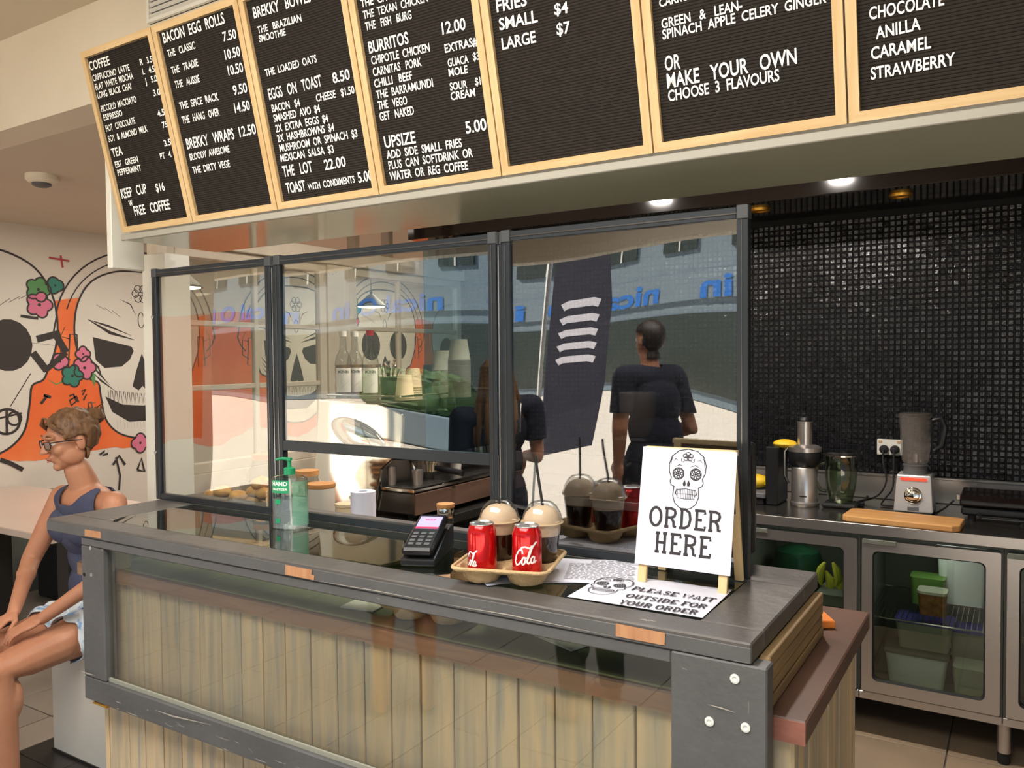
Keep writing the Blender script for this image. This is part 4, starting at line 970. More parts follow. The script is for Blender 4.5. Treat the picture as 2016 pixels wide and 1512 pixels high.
# hand sanitiser
t = thing('sanitiser_bottle', 'clear hand sanitiser bottle with a green pump standing on the glass top', 'bottle', (-1.842, 1.690, DZ), R(28))
t.scale = (1, 1, .87)
pf_ = [(.050, 0), (.054, .004), (.054, .165), (.052, .174), (.040, .181), (.016, .184), (.0135, .186), (.0135, .196)]
MB().lathe(pf_, seg=36, sy=.62).build('bottle_shell', 'gel_glass', t)
MB().lathe([(.051, .003), (.0515, .10), (0, .10)], seg=32, sy=.60).build('gel', 'gel', t)
MB().lathe([(.0165, .184), (.0165, .205), (.012, .208), (.006, .209), (.006, .230), (.009, .231), (.009, .240), (0, .241)], seg=24).build('pump', 'green_plastic', t)
MB().tube([(0, 0, .236), (-.022, 0, .238), (-.040, 0, .234)], [.0055, .005, .004], 10).build('pump_nozzle', 'green_plastic', t)
MB().tube([(0, 0, .19), (.004, 0, .01)], .003, 8).build('dip_tube', 'white_plastic', t)
def ecyl(x, y, n0):
    a = -PI/2-.40+x/.045; return Vector((.0545*math.cos(a)*(1+n0), .0545*.62*math.sin(a)*(1+n0), y))
lb = MB(); lb.ribbon([(-.026+.0052*q, .146) for q in range(11)], .044, .012, None, False, ecyl); lo = lb.build('green_label', 'green_label', t)
lm = MB(); line(lm, WF(), 'HAND', (-.022, .150), (.022, .150), .013, .02, .03, ecyl); line(lm, WF(), 'SANITIZER', (-.022, .133), (.022, .133), .008, .02, .02, ecyl); AFTER.append((lm, 'label_words', 'letter_white', lo))
lb = MB(); lb.ribbon([(-.014+.0044*q, .095) for q in range(5)], .016, .012, None, False, ecyl); lb.ribbon([(-.012+.0044*q, .030) for q in range(4)], .016, .012, None, False, ecyl); lb.build('small_labels', 'green_label', t)
lb = MB(); lb.ribbon([(.034+.005*q, .088) for q in range(13)], .150, .010, None, False, ecyl); lb.build('back_label', 'green_film', t)

# carrier and papers inside the glass case
t = thing('pulp_tray', 'empty brown pulp drink tray inside the case, seen through the front glass', 'tray', (-1.22, 1.60, BT+.0075), R(10))
src = [o for o in COL.objects if o.name == 'drink_carrier'][0]
for ch in src.children:
    c = ch.copy(); COL.objects.link(c); c.parent = t
t = thing('folded_paper', 'pale folded paper inside the case beside the pulp tray', 'paper', (-1.42, 1.55, BT+.006), R(8))
MB().box((-.05, -.04, 0), (.05, .04, .004), .001).build('sheet', 'jar_label', t)
t = thing('grey_napkin', 'grey paper napkin inside the case near the right end of the glass', 'napkin', (-.86, 1.60, BT+.006), R(-20))
MB().box((-.07, -.05, 0), (.07, .05, .003), .001).build('sheet', 'jar_label', t)
for i, (x, y, lab) in enumerate(((-.66, 1.74, 'grey topped tub inside the case under the left back leg of the sign'), (-.60, 1.72, 'grey topped tub inside the case under the middle of the sign'))):
    t = thing('plastic_tub', lab, 'tub', (x, y, BT+.0075), 0, 'small tubs inside the case under the sign')
    MB().lathe([(.022, 0), (.027, .055), (.028, .057)], seg=20).build('tub_body', 'tub_clear', t); MB().lathe([(.029, .056), (.029, .062), (0, .063)], seg=20).build('lid', 'grey_plastic', t)

# ================================================================== KITCHEN BENCH (along the black wall)
KY = 3.60
t = thing('steel_bench', 'long stainless steel kitchen bench top with upstand below the black mosaic', 'bench', (-1.2, 3.9, .86))
B((-3.0, KY, .862), (3.0, 4.285, .900), .004).build('bench_top', 'steel_dark', t, world=True)
B((-3.0, KY-.004, .858), (3.0, KY+.002, .899), .001).build('front_edge', 'steel', t, world=True)
B((-3.0, 4.27, .901), (3.0, 4.298, 1.018), .003).build('upstand', 'steel', t, world=True)
B((-3.0, 4.262, 1.012), (3.0, 4.298, 1.022), .002).build('upstand_lip', 'steel', t, world=True)
# fridges under it
def fridge(x0, x1, label, contents):
    t = thing('undercounter_fridge', label, 'fridge', ((x0+x1)/2, KY+.3, .168), 0, 'steel glass door fridges under the kitchen bench')
    z0, z1 = .168, .857
    for a, b in (((x0, KY+.045, z0), (x0+.02, 4.25, z1)), ((x1-.02, KY+.045, z0), (x1, 4.25, z1)), ((x0+.02, KY+.045, z0), (x1-.02, 4.25, z0+.02)), ((x0+.02, KY+.045, z1-.02), (x1-.02, 4.25, z1)), ((x0+.02, 4.23, z0+.02), (x1-.02, 4.25, z1-.02))):
        B(a, b).build('cabinet_panel', 'fridge_dark', t, world=True)
    B((x0, KY+.012, z0-.004), (x1, KY+.05, z0+.028), .002).build('kick_rail', 'steel', t, world=True)
    for zs in (.50,):
        sh = MB()
        for k in range(24): xx = x0+.03+k*(x1-x0-.06)/23; sh.tube([(xx, KY+.07, zs), (xx, 4.2, zs)], .0018, 5)
        sh.tube([(x0+.025, KY+.07, zs), (x1-.025, KY+.07, zs)], .003, 6); sh.tube([(x0+.025, 4.2, zs), (x1-.025, 4.2, zs)], .003, 6)
        sh.build('wire_shelf', 'chrome', t, world=True)
    d0, d1, dz0, dz1 = x0+.010, x1-.008, .202, .836
    gx0, gx1, gz0, gz1 = d0+.040, d1-.050, .250, .792
    def rr(x0, z0, x1, z1, r_, n=5):
        p = []
        for cx, cz_, a0 in ((x1-r_, z1-r_, 0), (x0+r_, z1-r_, 90), (x0+r_, z0+r_, 180), (x1-r_, z0+r_, 270)):
            p += [(cx+r_*math.cos(R(a0+90*i/n)), cz_+r_*math.sin(R(a0+90*i/n))) for i in range(n+1)]
        return p
    o_, i_ = rr(d0, dz0, d1, dz1, .006), rr(gx0, gz0, gx1, gz1, .022); n = len(o_)
    fm = MB(); y0, y1 = KY+.002, KY+.040
    vs = [(p[0], y0, p[1]) for p in o_]+[(p[0], y0, p[1]) for p in i_]+[(p[0], y1, p[1]) for p in o_]+[(p[0], y1, p[1]) for p in i_]
    fs = []
    for k in range(n):
        l = (k+1) % n; fs += [(k, l, n+l, n+k), (2*n+k, 3*n+k, 3*n+l, 2*n+l), (k, 2*n+k, 2*n+l, l), (n+k, n+l, 3*n+l, 3*n+k)]
    fm.add(vs, fs); dr = fm.build('door', 'steel', t, world=True)
    gk = MB(); vs = [(p[0], y0-.0006, p[1]) for p in i_]+[(p[0]*1+(.006 if p[0] < (gx0+gx1)/2 else -.006), y0+.012, p[1]+(.006 if p[1] < .5 else -.006)) for p in i_]
    gk.add(vs, [(k, (k+1) % n, n+(k+1) % n, n+k) for k in range(n)]); gk.build('door_gasket', 'rubber', dr, world=True)
    MB().box((gx0, KY+.018, gz0), (gx1, KY+.022, gz1)).build('door_glass', 'fridge_glass', dr, world=True)
    B((d0+.002, KY-.006, dz1-.016), (d0+.13, KY+.004, dz1+.004), .002).build('door_handle', 'fridge_dark', dr, world=True)
    if contents: contents(t, x0, x1)
    return t
def tub(par_label, x, y, z, w_, d_, h_, m_, lid, rz=0, name='storage_tub', group='tubs in the fridge'):
    t = thing(name, par_label, 'tub', (x, y, z), rz, None)
    mb = MB(); n = 24
    def ring(a, b, zz): 
        p = []
        for cx, cy, a0 in ((a-.02, b-.02, 0), (-a+.02, b-.02, 90), (-a+.02, -b+.02, 180), (a-.02, -b+.02, 270)):
            p += [(cx+.02*math.cos(R(a0+30*i)), cy+.02*math.sin(R(a0+30*i)), zz) for i in range(4)]
        return p
    R0, R1, R2 = ring(w_/2*.86, d_/2*.86, 0), ring(w_/2*.98, d_/2*.98, h_*.9), ring(w_/2, d_/2, h_); k = len(R0)
    mb.add(R0+R1+R2, [(i+j*k, (i+1) % k+j*k, (i+1) % k+(j+1)*k, i+(j+1)*k) for i in range(k) for j in (0, 1)]+[tuple(range(k))[::-1], tuple(range(2*k, 3*k))], True)
    mb.build('tub_body', m_, t)
    if lid: r_ = ring(w_/2*1.03, d_/2*1.03, h_+.001); r2 = ring(w_/2*1.03, d_/2*1.03, h_+.012); MB().add(r_+r2, [(i, (i+1) % k, k+(i+1) % k, k+i) for i in range(k)]+[tuple(range(k))[::-1], tuple(range(k, 2*k))]).build('lid', lid, t)
    return t
fridge(-.555, -.042, 'steel fridge with a white tub on its bottom shelf behind glass', None)
fridge(-1.07, -.557, 'steel fridge partly behind the counter with bananas behind glass', None)
fridge(-.040, .47, 'steel fridge at the right edge of the frame', None)
B((-.30, 4.215, .21), (-.08, 4.228, .80)).build('back_liner', 'fridge_white', [o for o in COL.objects if o.name == 'undercounter_fridge'][0], world=True)
def fr_at(px_, py_, Y): a = ony(px_, py_, Y); return a[0], a[2]
a = ony(1803, 1330, 3.80); tub('white plastic tub with a pale lid on the bottom shelf of the middle fridge', a[0], 3.86, .190, .24, .17, .13, 'fridge_white', 'fridge_dark')
a = ony(1905, 1385, 3.75); tub('clear tub of food in the lower right corner of the middle fridge', a[0]+.02, 3.80, .190, .15, .14, .13, 'tub_clear', None)
tub('clear tub with a violet lid leaning on the tub in the right of the fridge', -.16, 3.98, .190, .16, .14, .22, 'tub_clear', 'lid_violet')
tub('clear tub with a violet lid stacked above the white tub', -.335, 3.90, .336, .22, .16, .11, 'tub_clear', 'lid_violet')
tub('brown sauce tub on the wire shelf of the middle fridge', -.30, 3.82, .504, .11, .10, .09, 'cookie', 'tub_clear')
tub('tub of green limes on the wire shelf, back of the middle fridge', -.33, 3.98, .504, .14, .12, .12, 'lime', None)
tub('white carton box at the top right of the middle fridge', -.20, 4.08, .504, .20, .18, .26, 'fridge_white', None, name='carton')
t = thing('green_pot', 'large dark green glossy pot behind the glass of the left fridge', 'pot', (-.885, 3.97, .506))
MB().lathe([(.08, 0), (.115, .03), (.120, .10), (.10, .17), (.05, .19), (0, .195)], seg=32).build('pot_body', 'pot_green', t)
for i, (px_, py_) in enumerate(((1615, 1130), (1630, 1150), (1622, 1175), (1645, 1132), (1655, 1160), (1640, 1185))):
    x, z = fr_at(px_, py_, 3.78)
    t = thing('banana', ('yellow green banana in the left fridge, '+['top left', 'middle', 'lower left', 'upright at top right', 'right edge', 'bottom'][i]+' of the bunch'), 'banana', (x, 3.80+.01*(i % 3), z), 0, 'bananas behind the left fridge glass')
    s_ = 1 if i % 2 else -1; MB().tube([(-.015*s_, 0, .05), (.0, 0, .02), (.008*s_, 0, -.02), (.0, 0, -.055)], [.006, .017, .018, .006], 8).build('peel', 'banana', t)
t = thing('banana_crate', 'dark crate under the bananas in the left fridge', 'crate', (-.67, 3.80, .504)); B((-.08, -.10, 0), (.08, .10, .055), .004).build('crate_body', 'fridge_dark', t)
legs = MB()
for i, x in enumerate((-1.06, -.036, .46)):
    t = thing('bench_leg', 'short round steel foot under the fridges, '+('hidden left', 'in view at lower right', 'beyond the right edge')[i], 'leg', (x, KY+.06, 0), 0, 'steel feet under the kitchen bench')
    MB().lathe([(.024, .045), (.024, .163)], seg=20).build('leg_tube', 'steel', t); MB().lathe([(.020, 0), (.022, .01), (.022, .044)], seg=20).build('rubber_foot', 'rubber', t)
struct('baseboard_back', B((-3.0, 4.18, 0), (3.0, 4.26, .15)), 'black_plastic')

for fx_ in (-.30, -.80): area('fridge_fill_light', (fx_, 3.80, .83), .12, .5, (.95, 1, .95), sy=.3)  # added fill to brighten the fridge contents
# appliances on it
z9 = .9005
t = thing('knife_block', 'tall dark grey box with a yellow cloth on top, left of the juicer', 'box', (-.955, 3.93, z9))
a = ony(1513, 892, 3.90); b = ony(1538, 892, 3.90)
B((a[0]+.955, -.09, 0), (b[0]+.955, .10, 1.175-z9), .006).build('box_body', 'grey_plastic' if False else 'black_plastic', t)
mb = MB(); mb.ball((.02, .0, .283), (.055, .05, .022), 16, 8); mb.build('yellow_cloth', 'yellow', t)
t = thing('chip_packet', 'yellow crumpled packet lying on the small grey scale', 'packet', (-1.085, 3.95, z9+.058)); mb = MB(); mb.ball((0, 0, .035), (.075, .05, .035), 14, 8); mb.box((.055, -.03, .02), (.09, .03, .03), .003); mb.build('packet_body', 'yellow', t)
t = thing('kitchen_scale', 'low grey scale platform left of the tall dark box', 'scale', (-1.10, 3.93, z9)); B((-.09, -.10, 0), (.09, .10, .030), .004).build('base', 'black_plastic', t); B((-.10, -.11, .032), (.10, .11, .056), .004).build('platform', 'grey_plastic', t)
t = thing('juicer', 'tall stainless steel centrifugal juicer with a tall feed chute', 'juicer', (-.845, 3.93, z9))
MB().lathe([(.062, 0), (.066, .006), (.066, .015), (.060, .02), (.058, .175), (.055, .18)], seg=36).build('motor_housing', 'steel', t)
MB().lathe([(.056, .181), (.070, .20), (.074, .235), (.072, .252)], seg=36).build('filter_bowl', 'black_plastic', t)
MB().lathe([(.074, .2525), (.074, .272), (.060, .280), (.034, .284)], seg=36).build('lid', 'steel', t)
MB().lathe([(.032, .284), (.032, .385), (.034, .386), (.034, .392)], seg=28).build('feed_chute', 'steel', t)
MB().lathe([(.030, .3925), (.034, .400), (.026, .412), (0, .413)], seg=24).build('food_pusher', 'black_plastic', t)
MB().tube([(-.070, -.02, .10), (-.085, -.03, .14), (-.085, -.03, .25), (-.06, -.02, .285)], .007, 8).build('locking_arm', 'steel_dark', t)
B((-.010, -.0625, .045), (.022, -.058, .050), .001).build('badge', 'hole_black', t)
t = thing('glass_jug', 'clear green tinted glass blender jug standing on a dark base by the juicer', 'jug', (-.690, 3.955, z9))
MB().box((-.075, -.06, 0), (.075, .06, .022), .008).build('jug_base', 'rubber', t)
sheet('jug_glass', (186, 200, 176), .12, .02)
MB().lathe([(.045, .0225), (.050, .03), (.066, .10), (.070, .16), (.066, .20), (.072, .235), (.076, .24)], seg=32).build('jug_body', 'jug_glass', t)
MB().lathe([(.074, .236), (.078, .238), (.078, .243), (.074, .241)], seg=32).build('jug_rim', 'chrome', t)
MB().tube([(-.066, -.02, .205), (-.10, -.03, .19), (-.108, -.03, .13), (-.085, -.02, .075), (-.06, -.01, .07)], .008, 10).build('jug_handle', 'jug_glass', t)
MB().lathe([(.030, .023), (.024, .035), (0, .04)], seg=16).build('blade_hub', 'steel', t)
t = thing('jar_lid_lever', 'small dark lever beside the glass jug', 'lever', (-.62, 4.02, z9)); MB().tube([(0, 0, .02), (.03, -.01, .035), (.035, 0, .05)], .006, 8).build('lever_arm', 'black_plastic', t); MB().box((-.02, -.02, 0), (.02, .02, .02), .003).build('foot', 'black_plastic', t)
# blender
t = thing('blender', 'silver blender with a round dial and a tall smoky jug', 'blender', (-.385, 3.985, z9))
mb = MB(); bpz = [(-.078, -.085), (.078, -.085), (.078, .085), (-.078, .085)]; tpz = [(-.068, -.065), (.068, -.065), (.068, .07), (-.068, .07)]
mb.add([(x, y, .012) for x, y in bpz]+[(x, y, .172) for x, y in tpz], [(3, 2, 1, 0), (4, 5, 6, 7), (0, 1, 5, 4), (1, 2, 6, 5), (2, 3, 7, 6), (3, 0, 4, 7)]); o = mb.build('motor_base', 'silver_paint', t); bv_ = o.modifiers.new('b', 'BEVEL'); bv_.width = .006; bv_.segments = 2
MB().box((-.075, -.083, 0), (.075, .083, .0115), .003).build('foot_plate', 'rubber', t)
TF = Matrix.Translation((0, -.0775, .085)) @ Matrix.Rotation(R(90-7), 4, 'X')
MB().lathe([(.036, 0), (.036, .006), (.030, .010)], seg=32, T=TF).build('dial_ring', 'chrome', t); MB().lathe([(.026, .0), (.026, .016), (.022, .019), (0, .019)], seg=28, T=TF).build('dial', 'chrome', t)
MB().box((-.028, -.0035, -.0), (.028, .0035, .003), .001, Matrix.Translation((0, -.071, .155)) @ Matrix.Rotation(R(83), 4, 'X')).build('red_display', 'red_light', t)
MB().box((-.052, -.0055, -.0), (.052, .0055, .002), .001, Matrix.Translation((0, -.0715, .155)) @ Matrix.Rotation(R(83), 4, 'X')).build('display_band', 'red_light', t)
MB().box((-.022, -.008, 0), (.022, .008, .002), .001, Matrix.Translation((0, -.0838, .028)) @ Matrix.Rotation(R(83), 4, 'X')).build('badge', 'grey_plastic', t)
MB().lathe([(.050, .173), (.046, .20), (.052, .212), (.040, .216)], seg=28).build('jug_collar', 'grey_plastic', t)
haze('smoky_sheet', (136, 130, 124), .38, .15)
MB().lathe([(.046, .217), (.056, .235), (.066, .42), (.068, .425), (.069, .430)], seg=32).build('jug', 'smoky_sheet', t)
MB().lathe([(.066, .431), (.066, .440), (0, .441)], seg=28).build('jug_lid', 'smoky', t)
MB().tube([(.060, 0, .41), (.10, 0, .42), (.115, 0, .38), (.105, 0, .30), (.072, 0, .275)], [.012, .014, .014, .012, .009], 10).build('jug_handle', 'black_plastic', t)
MB().tube([(0, 0, .22), (0, 0, .26)], .012, 8).build('blade_hub', 'steel', t)
# board
t = thing('chopping_board', 'thick bamboo chopping board lying on the front of the steel bench', 'chopping board', (-.40, 3.70, z9), R(-3))
mb = MB(); p = [(-.225, -.075), (-.205, -.095), (.19, -.10), (.215, -.075), (.215, .085), (.195, .10), (-.20, .105), (-.225, .085)]; mb.prism(p, 0, .026, ((0, 0, 0), (1, 0, 0), (0, 1, 0), (0, 0, 1))); o = mb.build('board', 'bamboo', t); bv_ = o.modifiers.new('b', 'BEVEL'); bv_.width = .005; bv_.segments = 2
# power point
t = thing('power_point', 'white double power point with two black plugs on the black mosaic wall', 'power point', (-.527, 4.297, 1.152))
B((-.056, -.008, -.038), (.056, .002, .038), .002).build('face_plate', 'white_plastic', t)
for sx in (-.024, .024):
    MB().lathe([(.021, .006), (.019, .030), (.010, .036), (0, .036)], seg=20, T=Matrix.Translation((sx, -.006, -.010)) @ Matrix.Rotation(R(90), 4, 'X')).build('plug', 'rubber', t)
    B((sx*1.7-.008, -.011, .020), (sx*1.7+.008, -.0075, .032), .001).build('switch', 'terracotta', t)
def cable(pts, label):
    cu = []; P = [Vector(q) for q in pts]
    for i in range(len(P)-1):
        p0, p1, p2, p3 = P[max(0, i-1)], P[i], P[i+1], P[min(len(P)-1, i+2)]
        for k in range(6): s = k/6; cu.append(.5*((2*p1)+(p2-p0)*s+(2*p0-5*p1+4*p2-p3)*s*s+(3*p1-p0-3*p2+p3)*s**3))
    cu.append(P[-1]); o = MB().tube(cu, .0042, 8).build('power_cable', 'rubber'); tag(o, label, 'cable')
cable([(-.551, 4.255, 1.140), (-.545, 4.22, 1.08), (-.53, 4.20, 1.0), (-.56, 4.15, .935), (-.64, 4.10, .907), (-.72, 4.10, .906)], 'black cable looping from the left plug down towards the juicer')
cable([(-.503, 4.255, 1.140), (-.50, 4.22, 1.06), (-.50, 4.18, .97), (-.53, 4.12, .92), (-.53, 4.06, .907), (-.48, 4.06, .906)], 'black cable from the right plug curling behind the blender')
# sandwich press
t = thing('sandwich_press', 'black contact grill with a domed glossy lid at the right edge of the bench', 'grill', (.02, 3.98, z9))
B((-.22, -.13, .028), (.25, .15, .062), .008).build('lower_plate', 'black_plastic', t)
mb = MB(); mb.prism([(-.135, .066), (-.135, .092), (-.10, .108), (.10, .112), (.15, .10), (.15, .066)], -.225, .25, ((0, 0, 0), (0, 1, 0), (0, 0, 1), (1, 0, 0))); o = mb.build('lid', 'black_gloss', t); bv_ = o.modifiers.new('b', 'BEVEL'); bv_.width = .008; bv_.segments = 3
B((-.245, -.02, .07), (-.226, .02, .095), .004).build('hinge_cover', 'steel', t)
for x in (-.18, .0, .2): MB().lathe([(.014, 0), (.016, .027)], seg=14, c=(x, -.10, 0)).build('foot', 'rubber', t)
MB().tube([(-.16, -.12, .04), (-.14, -.19, .03), (.05, -.19, .03), (.07, -.12, .04)], .006, 8).build('drip_handle', 'black_plastic', t)
cable([(-.235, 4.02, .96), (-.27, 4.0, .925), (-.30, 3.93, .908), (-.27, 3.88, .906)], 'black cable of the grill at the left end of its lid')
t = thing('orange_block', 'bright orange wooden board end lying on the dark counter bench', 'board', (-.405, 2.0, BT+.0005), R(30)); MB().box((-.035, -.035, 0), (.035, .035, .018), .002).build('block', 'orange_block', t)

# ================================================================== BEHIND THE SCREENS
# coffee machine on the side bench
t = thing('side_bench', 'bench along the window partition carrying the coffee machine', 'bench', (-2.5, 3.2, 0))
B((-3.055, 2.30, .925), (-1.95, 3.55, .965), .004).build('bench_top', 'steel_dark', t, world=True)
B((-3.04, 2.34, 0), (-1.99, 3.53, .924)).build('cabinet', 'black_plastic', t, world=True)
MZ = .9655
t = thing('coffee_machine', 'large chrome espresso machine side on behind the clear screens', 'coffee machine', (-2.25, 2.9, MZ))
def mx(nm, a, b, m_, bev=.004): return B(a, b, bev).build(nm, m_, t, world=True)
mx('drip_base', (-2.50, 2.47, MZ+.02), (-2.00, 3.36, 1.075), 'steel_dark', .006)
mx('drip_front', (-1.999, 2.47, MZ+.022), (-1.992, 3.36, 1.070), 'bench_wood', .001)  # wood colour stands in for a brown reflection on the machine front
mx('tray_lip', (-2.16, 2.46, 1.0755), (-1.995, 3.365, 1.090), 'chrome', .003)
mx('drip_tray', (-2.15, 2.475, 1.0905), (-2.005, 3.35, 1.094), 'steel_dark', .001)
mx('rear_body', (-2.50, 2.48, 1.0758), (-2.18, 3.35, 1.20), 'steel', .006)
for y in (2.46, 3.352):
    o_ = [(-2.535, MZ+.05), (-2.19, MZ+.03), (-2.15, 1.16), (-2.045, 1.24), (-2.035, 1.385), (-2.16, 1.425), (-2.49, 1.43)]
    p = MB(); p.prism(o_, 0, .018, ((0, y-.010, 0), (1, 0, 0), (0, 0, 1), (0, 1, 0))); o = p.build('side_panel', 'chrome', t, world=True); b_ = o.modifiers.new('b', 'BEVEL'); b_.width = .005; b_.segments = 2
    q = MB(); ov = [(-2.32+.15*math.cos(R(a)), 1.30+.055*math.sin(R(a))) for a in range(0, 360, 15)]; T_ = Matrix.Translation((-2.27, y-.011 if y < 3 else y+.009, 1.29)) @ Matrix.Rotation(R(18), 4, 'Y')
    q.ball((0, 0, 0), (.155, .016, .062), 28, 12, T=None); q.v = [tuple(T_ @ Vector(v_)) for v_ in q.v]; q.build('side_bulge', 'chrome', t, world=True)
mx('upper_body', (-2.48, 2.4695, 1.2005), (-2.06, 3.35, 1.40), 'black_plastic', .006)
mx('cup_tray', (-2.49, 2.462, 1.4305), (-2.05, 3.36, 1.437), 'steel_dark', .002)
mb = MB()
for (a, b) in (((-2.47, 2.48), (-2.07, 2.48)), ((-2.07, 2.48), (-2.07, 3.34)), ((-2.07, 3.34), (-2.47, 3.34))): mb.tube([(a[0], a[1], 1.452), (b[0], b[1], 1.452)], .004, 8)
mb.build('cup_rail', 'chrome', t, world=True)
for i, y in enumerate((2.72, 3.08)):
    g = MB(); g.lathe([(.036, 1.125-MZ), (.036, 1.16-MZ), (.045, 1.162-MZ), (.045, 1.199-MZ)], (-2.115+2.25, y-2.9, 0), 24); gh = g.build('group_head', 'chrome', t)
    MB().tube([(-2.08, y, 1.14), (-1.95, y+.01, 1.125)], [.011, .014], 10).build('filter_handle', 'black_plastic', t, world=True)
MB().tube([(-2.10, 2.56, 1.20), (-2.06, 2.55, 1.16), (-2.05, 2.55, 1.10)], .005, 8).build('steam_wand', 'chrome', t, world=True)
for x in (-2.45, -2.05):
    for y in (2.52, 3.30): MB().lathe([(.02, 0), (.02, .0195)], (x+2.25, y-2.9, 0), 12).build('foot', 'rubber', t)
TZ = 1.4375
def bottle(x, y, lab, cap, m_):
    t = thing('syrup_bottle', lab, 'bottle', (x, y, TZ), 0, 'flavoured syrup bottles on the coffee machine')
    MB().lathe([(.034, 0), (.036, .004), (.036, .145), (.030, .175), (.016, .205), (.0135, .25), (.0135, .262)], seg=24).build('bottle_glass', 'clear_cup', t)
    MB().lathe([(.032, .003), (.0335, .14), (0, .141)], seg=20).build('syrup', m_, t)
    MB().lathe([(.0165, .262), (.0165, .285), (0, .286)], seg=18).build('cap', cap, t)
    ang = math.atan2(-y, -x); cy = lambda u, v, n0: Vector(((.0366+n0)*math.cos(ang+u/.0366), (.0366+n0)*math.sin(ang+u/.0366), v))
    lb = MB(); lb.ribbon([(-.036+.006*q, .075) for q in range(13)], .105, 0, None, False, cy); lo = lb.build('label', 'jar_label', t)
    lm = MB(); line(lm, WF(), 'MONIN', (-.022, .105), (.022, .105), .012, .0006, .02, cy); AFTER.append((lm, 'label_words', 'ink', lo))
    sp = MB(); 
    for q in range(5): sp.ribbon([(-.012+.004*q, .04+.004*q), (.004+.004*q, .055+.003*q)], .005, .0006, None, True, cy)
    sp.build('label_picture', 'mural_green' if 'left' in lab else 'cookie', lo)
for px_, lab, cp, sy in ((677, 'leftmost syrup bottle on top of the coffee machine, white cap', 'white_plastic', 'amber_syrup'), (700, 'middle syrup bottle on top of the coffee machine, pale cap', 'white_plastic', 'amber_syrup'), (730, 'rightmost syrup bottle on top of the coffee machine, red cap', 'can_red', 'syrup_clear')):
    a = ony(px_, 795, 2.58 if px_ != 700 else 2.64); bottle(a[0], a[1], lab, cp, sy)
def glass_bin(x, y, z):
    t = thing('teaspoon_tub', 'dark tub crammed with teaspoons beside the syrup bottles', 'tub', (x, y, z)); MB().lathe([(.036, 0), (.042, .085), (.040, .085), (.034, .004), (0, .004)], seg=20).build('tub_body', 'black_plastic', t)
    for i in range(16):
        a = random.uniform(0, 6.28); r_ = random.uniform(0, .026); x1 = r_*math.cos(a); y1 = r_*math.sin(a); h_ = random.uniform(.12, .16)
        MB().tube([(x1*.5, y1*.5, .01), (x1*1.5, y1*1.5, h_-.02), (x1*1.8, y1*1.8, h_)], [.002, .002, .007], 6).build('teaspoon', 'chrome', t)
a = ony(768, 795, 2.66); glass_bin(a[0], a[1], TZ)
def cupstack(px_, Y, y0, y1, r_, m_, lab, n, name='cup_stack', up=True):
    a = ony(px_, 795, Y); h_ = ony(px_, y0, Y)[2]-TZ; t = thing(name, lab, 'cups', (a[0], a[1], TZ), 0, 'stacks of takeaway cups on the coffee machine')
    mb = MB(); dz = (h_-.09)/max(1, n-1)
    for i in range(n):
        o = MB().lathe([(r_, 0), (r_*1.02, .004), (r_*.98, .006), (r_*.72, .09), (0, .09)] if up else [(r_*.72, 0), (r_, .085), (r_*1.04, .09), (0, .0901)], (0, 0, i*dz), 20).build('paper_cup', m_, t)
    return t
cupstack(797, 2.62, 738, 0, .040, 'cup_cream', 'short cream cup stack with a grey cup on top, right of the teaspoons', 3)
cupstack(815, 2.92, 725, 0, .038, 'cup_cream', 'tan cup stack behind the cream one on the coffee machine', 4)
cupstack(848, 3.0, 718, 0, .045, 'black_plastic', 'stack of black plastic lids on the coffee machine', 12)
cupstack(872, 2.90, 690, 0, .048, 'cup_kraft', 'tall brown takeaway cup stack, left of the two tallest', 22)
cupstack(905, 2.80, 668, 0, .048, 'cup_kraft', 'tallest brown takeaway cup stack at the right end of the coffee machine', 26)
# things on the back half of the counter bench
def on_bench(px_, Y, nm, lab, cat, group=None): a = ony(px_, 990, Y); return thing(nm, lab, cat, (a[0], a[1], BT+.0005), 0, group)
t = on_bench(632, 2.06, 'canister', 'pale grey canister with a wooden lid behind the gap in the middle screen', 'canister')
MB().lathe([(.046, 0), (.048, .005), (.050, .185), (.0505, .188)], seg=32).build('canister_body', 'ceramic', t); MB().lathe([(.051, .189), (.052, .191), (.052, .203), (0, .204)], seg=32).build('wooden_lid', 'table_wood', t)
t = on_bench(715, 2.04, 'paper_roll', 'white paper towel roll standing behind the middle screen', 'paper roll')
MB().lathe([(.0155, 0), (.042, 0), (.042, .195), (.0155, .195), (.0155, 0)], seg=32).build('roll', 'paper', t)
t = on_bench(680, 2.06, 'cream_tub', 'short cream plastic tub left of the paper roll', 'tub'); MB().lathe([(.03, 0), (.034, .13), (.036, .132), (.036, .142), (0, .143)], seg=24).build('tub_body', 'cup_cream', t)
t = on_bench(877, 2.0, 'shaker_jar', 'small glass jar with a wooden lid behind the card terminal', 'jar')
MB().lathe([(.024, 0), (.025, .004), (.025, .135), (.023, .15)], seg=24).build('jar_glass', 'clear_cup', t); MB().lathe([(.0255, .150), (.0265, .152), (.0265, .178), (.0255, .18)], seg=24).build('metal_band', 'chrome', t); MB().lathe([(.027, .1805), (.028, .182), (.028, .192), (0, .193)], seg=24).build('wooden_lid', 'table_wood', t)
t = thing('timber_tray', 'brown timber tray on the bench behind the middle screen', 'tray', (-1.45, 2.055, BT+.0005)); B((-.17, -.10, 0), (.17, .10, .018), .004).build('tray_board', 'table_wood', t); MB().lathe([(.09, .0185), (.09, .024), (0, .024)], (.12, .0, 0), 28).build('round_board', 'cookie', t)
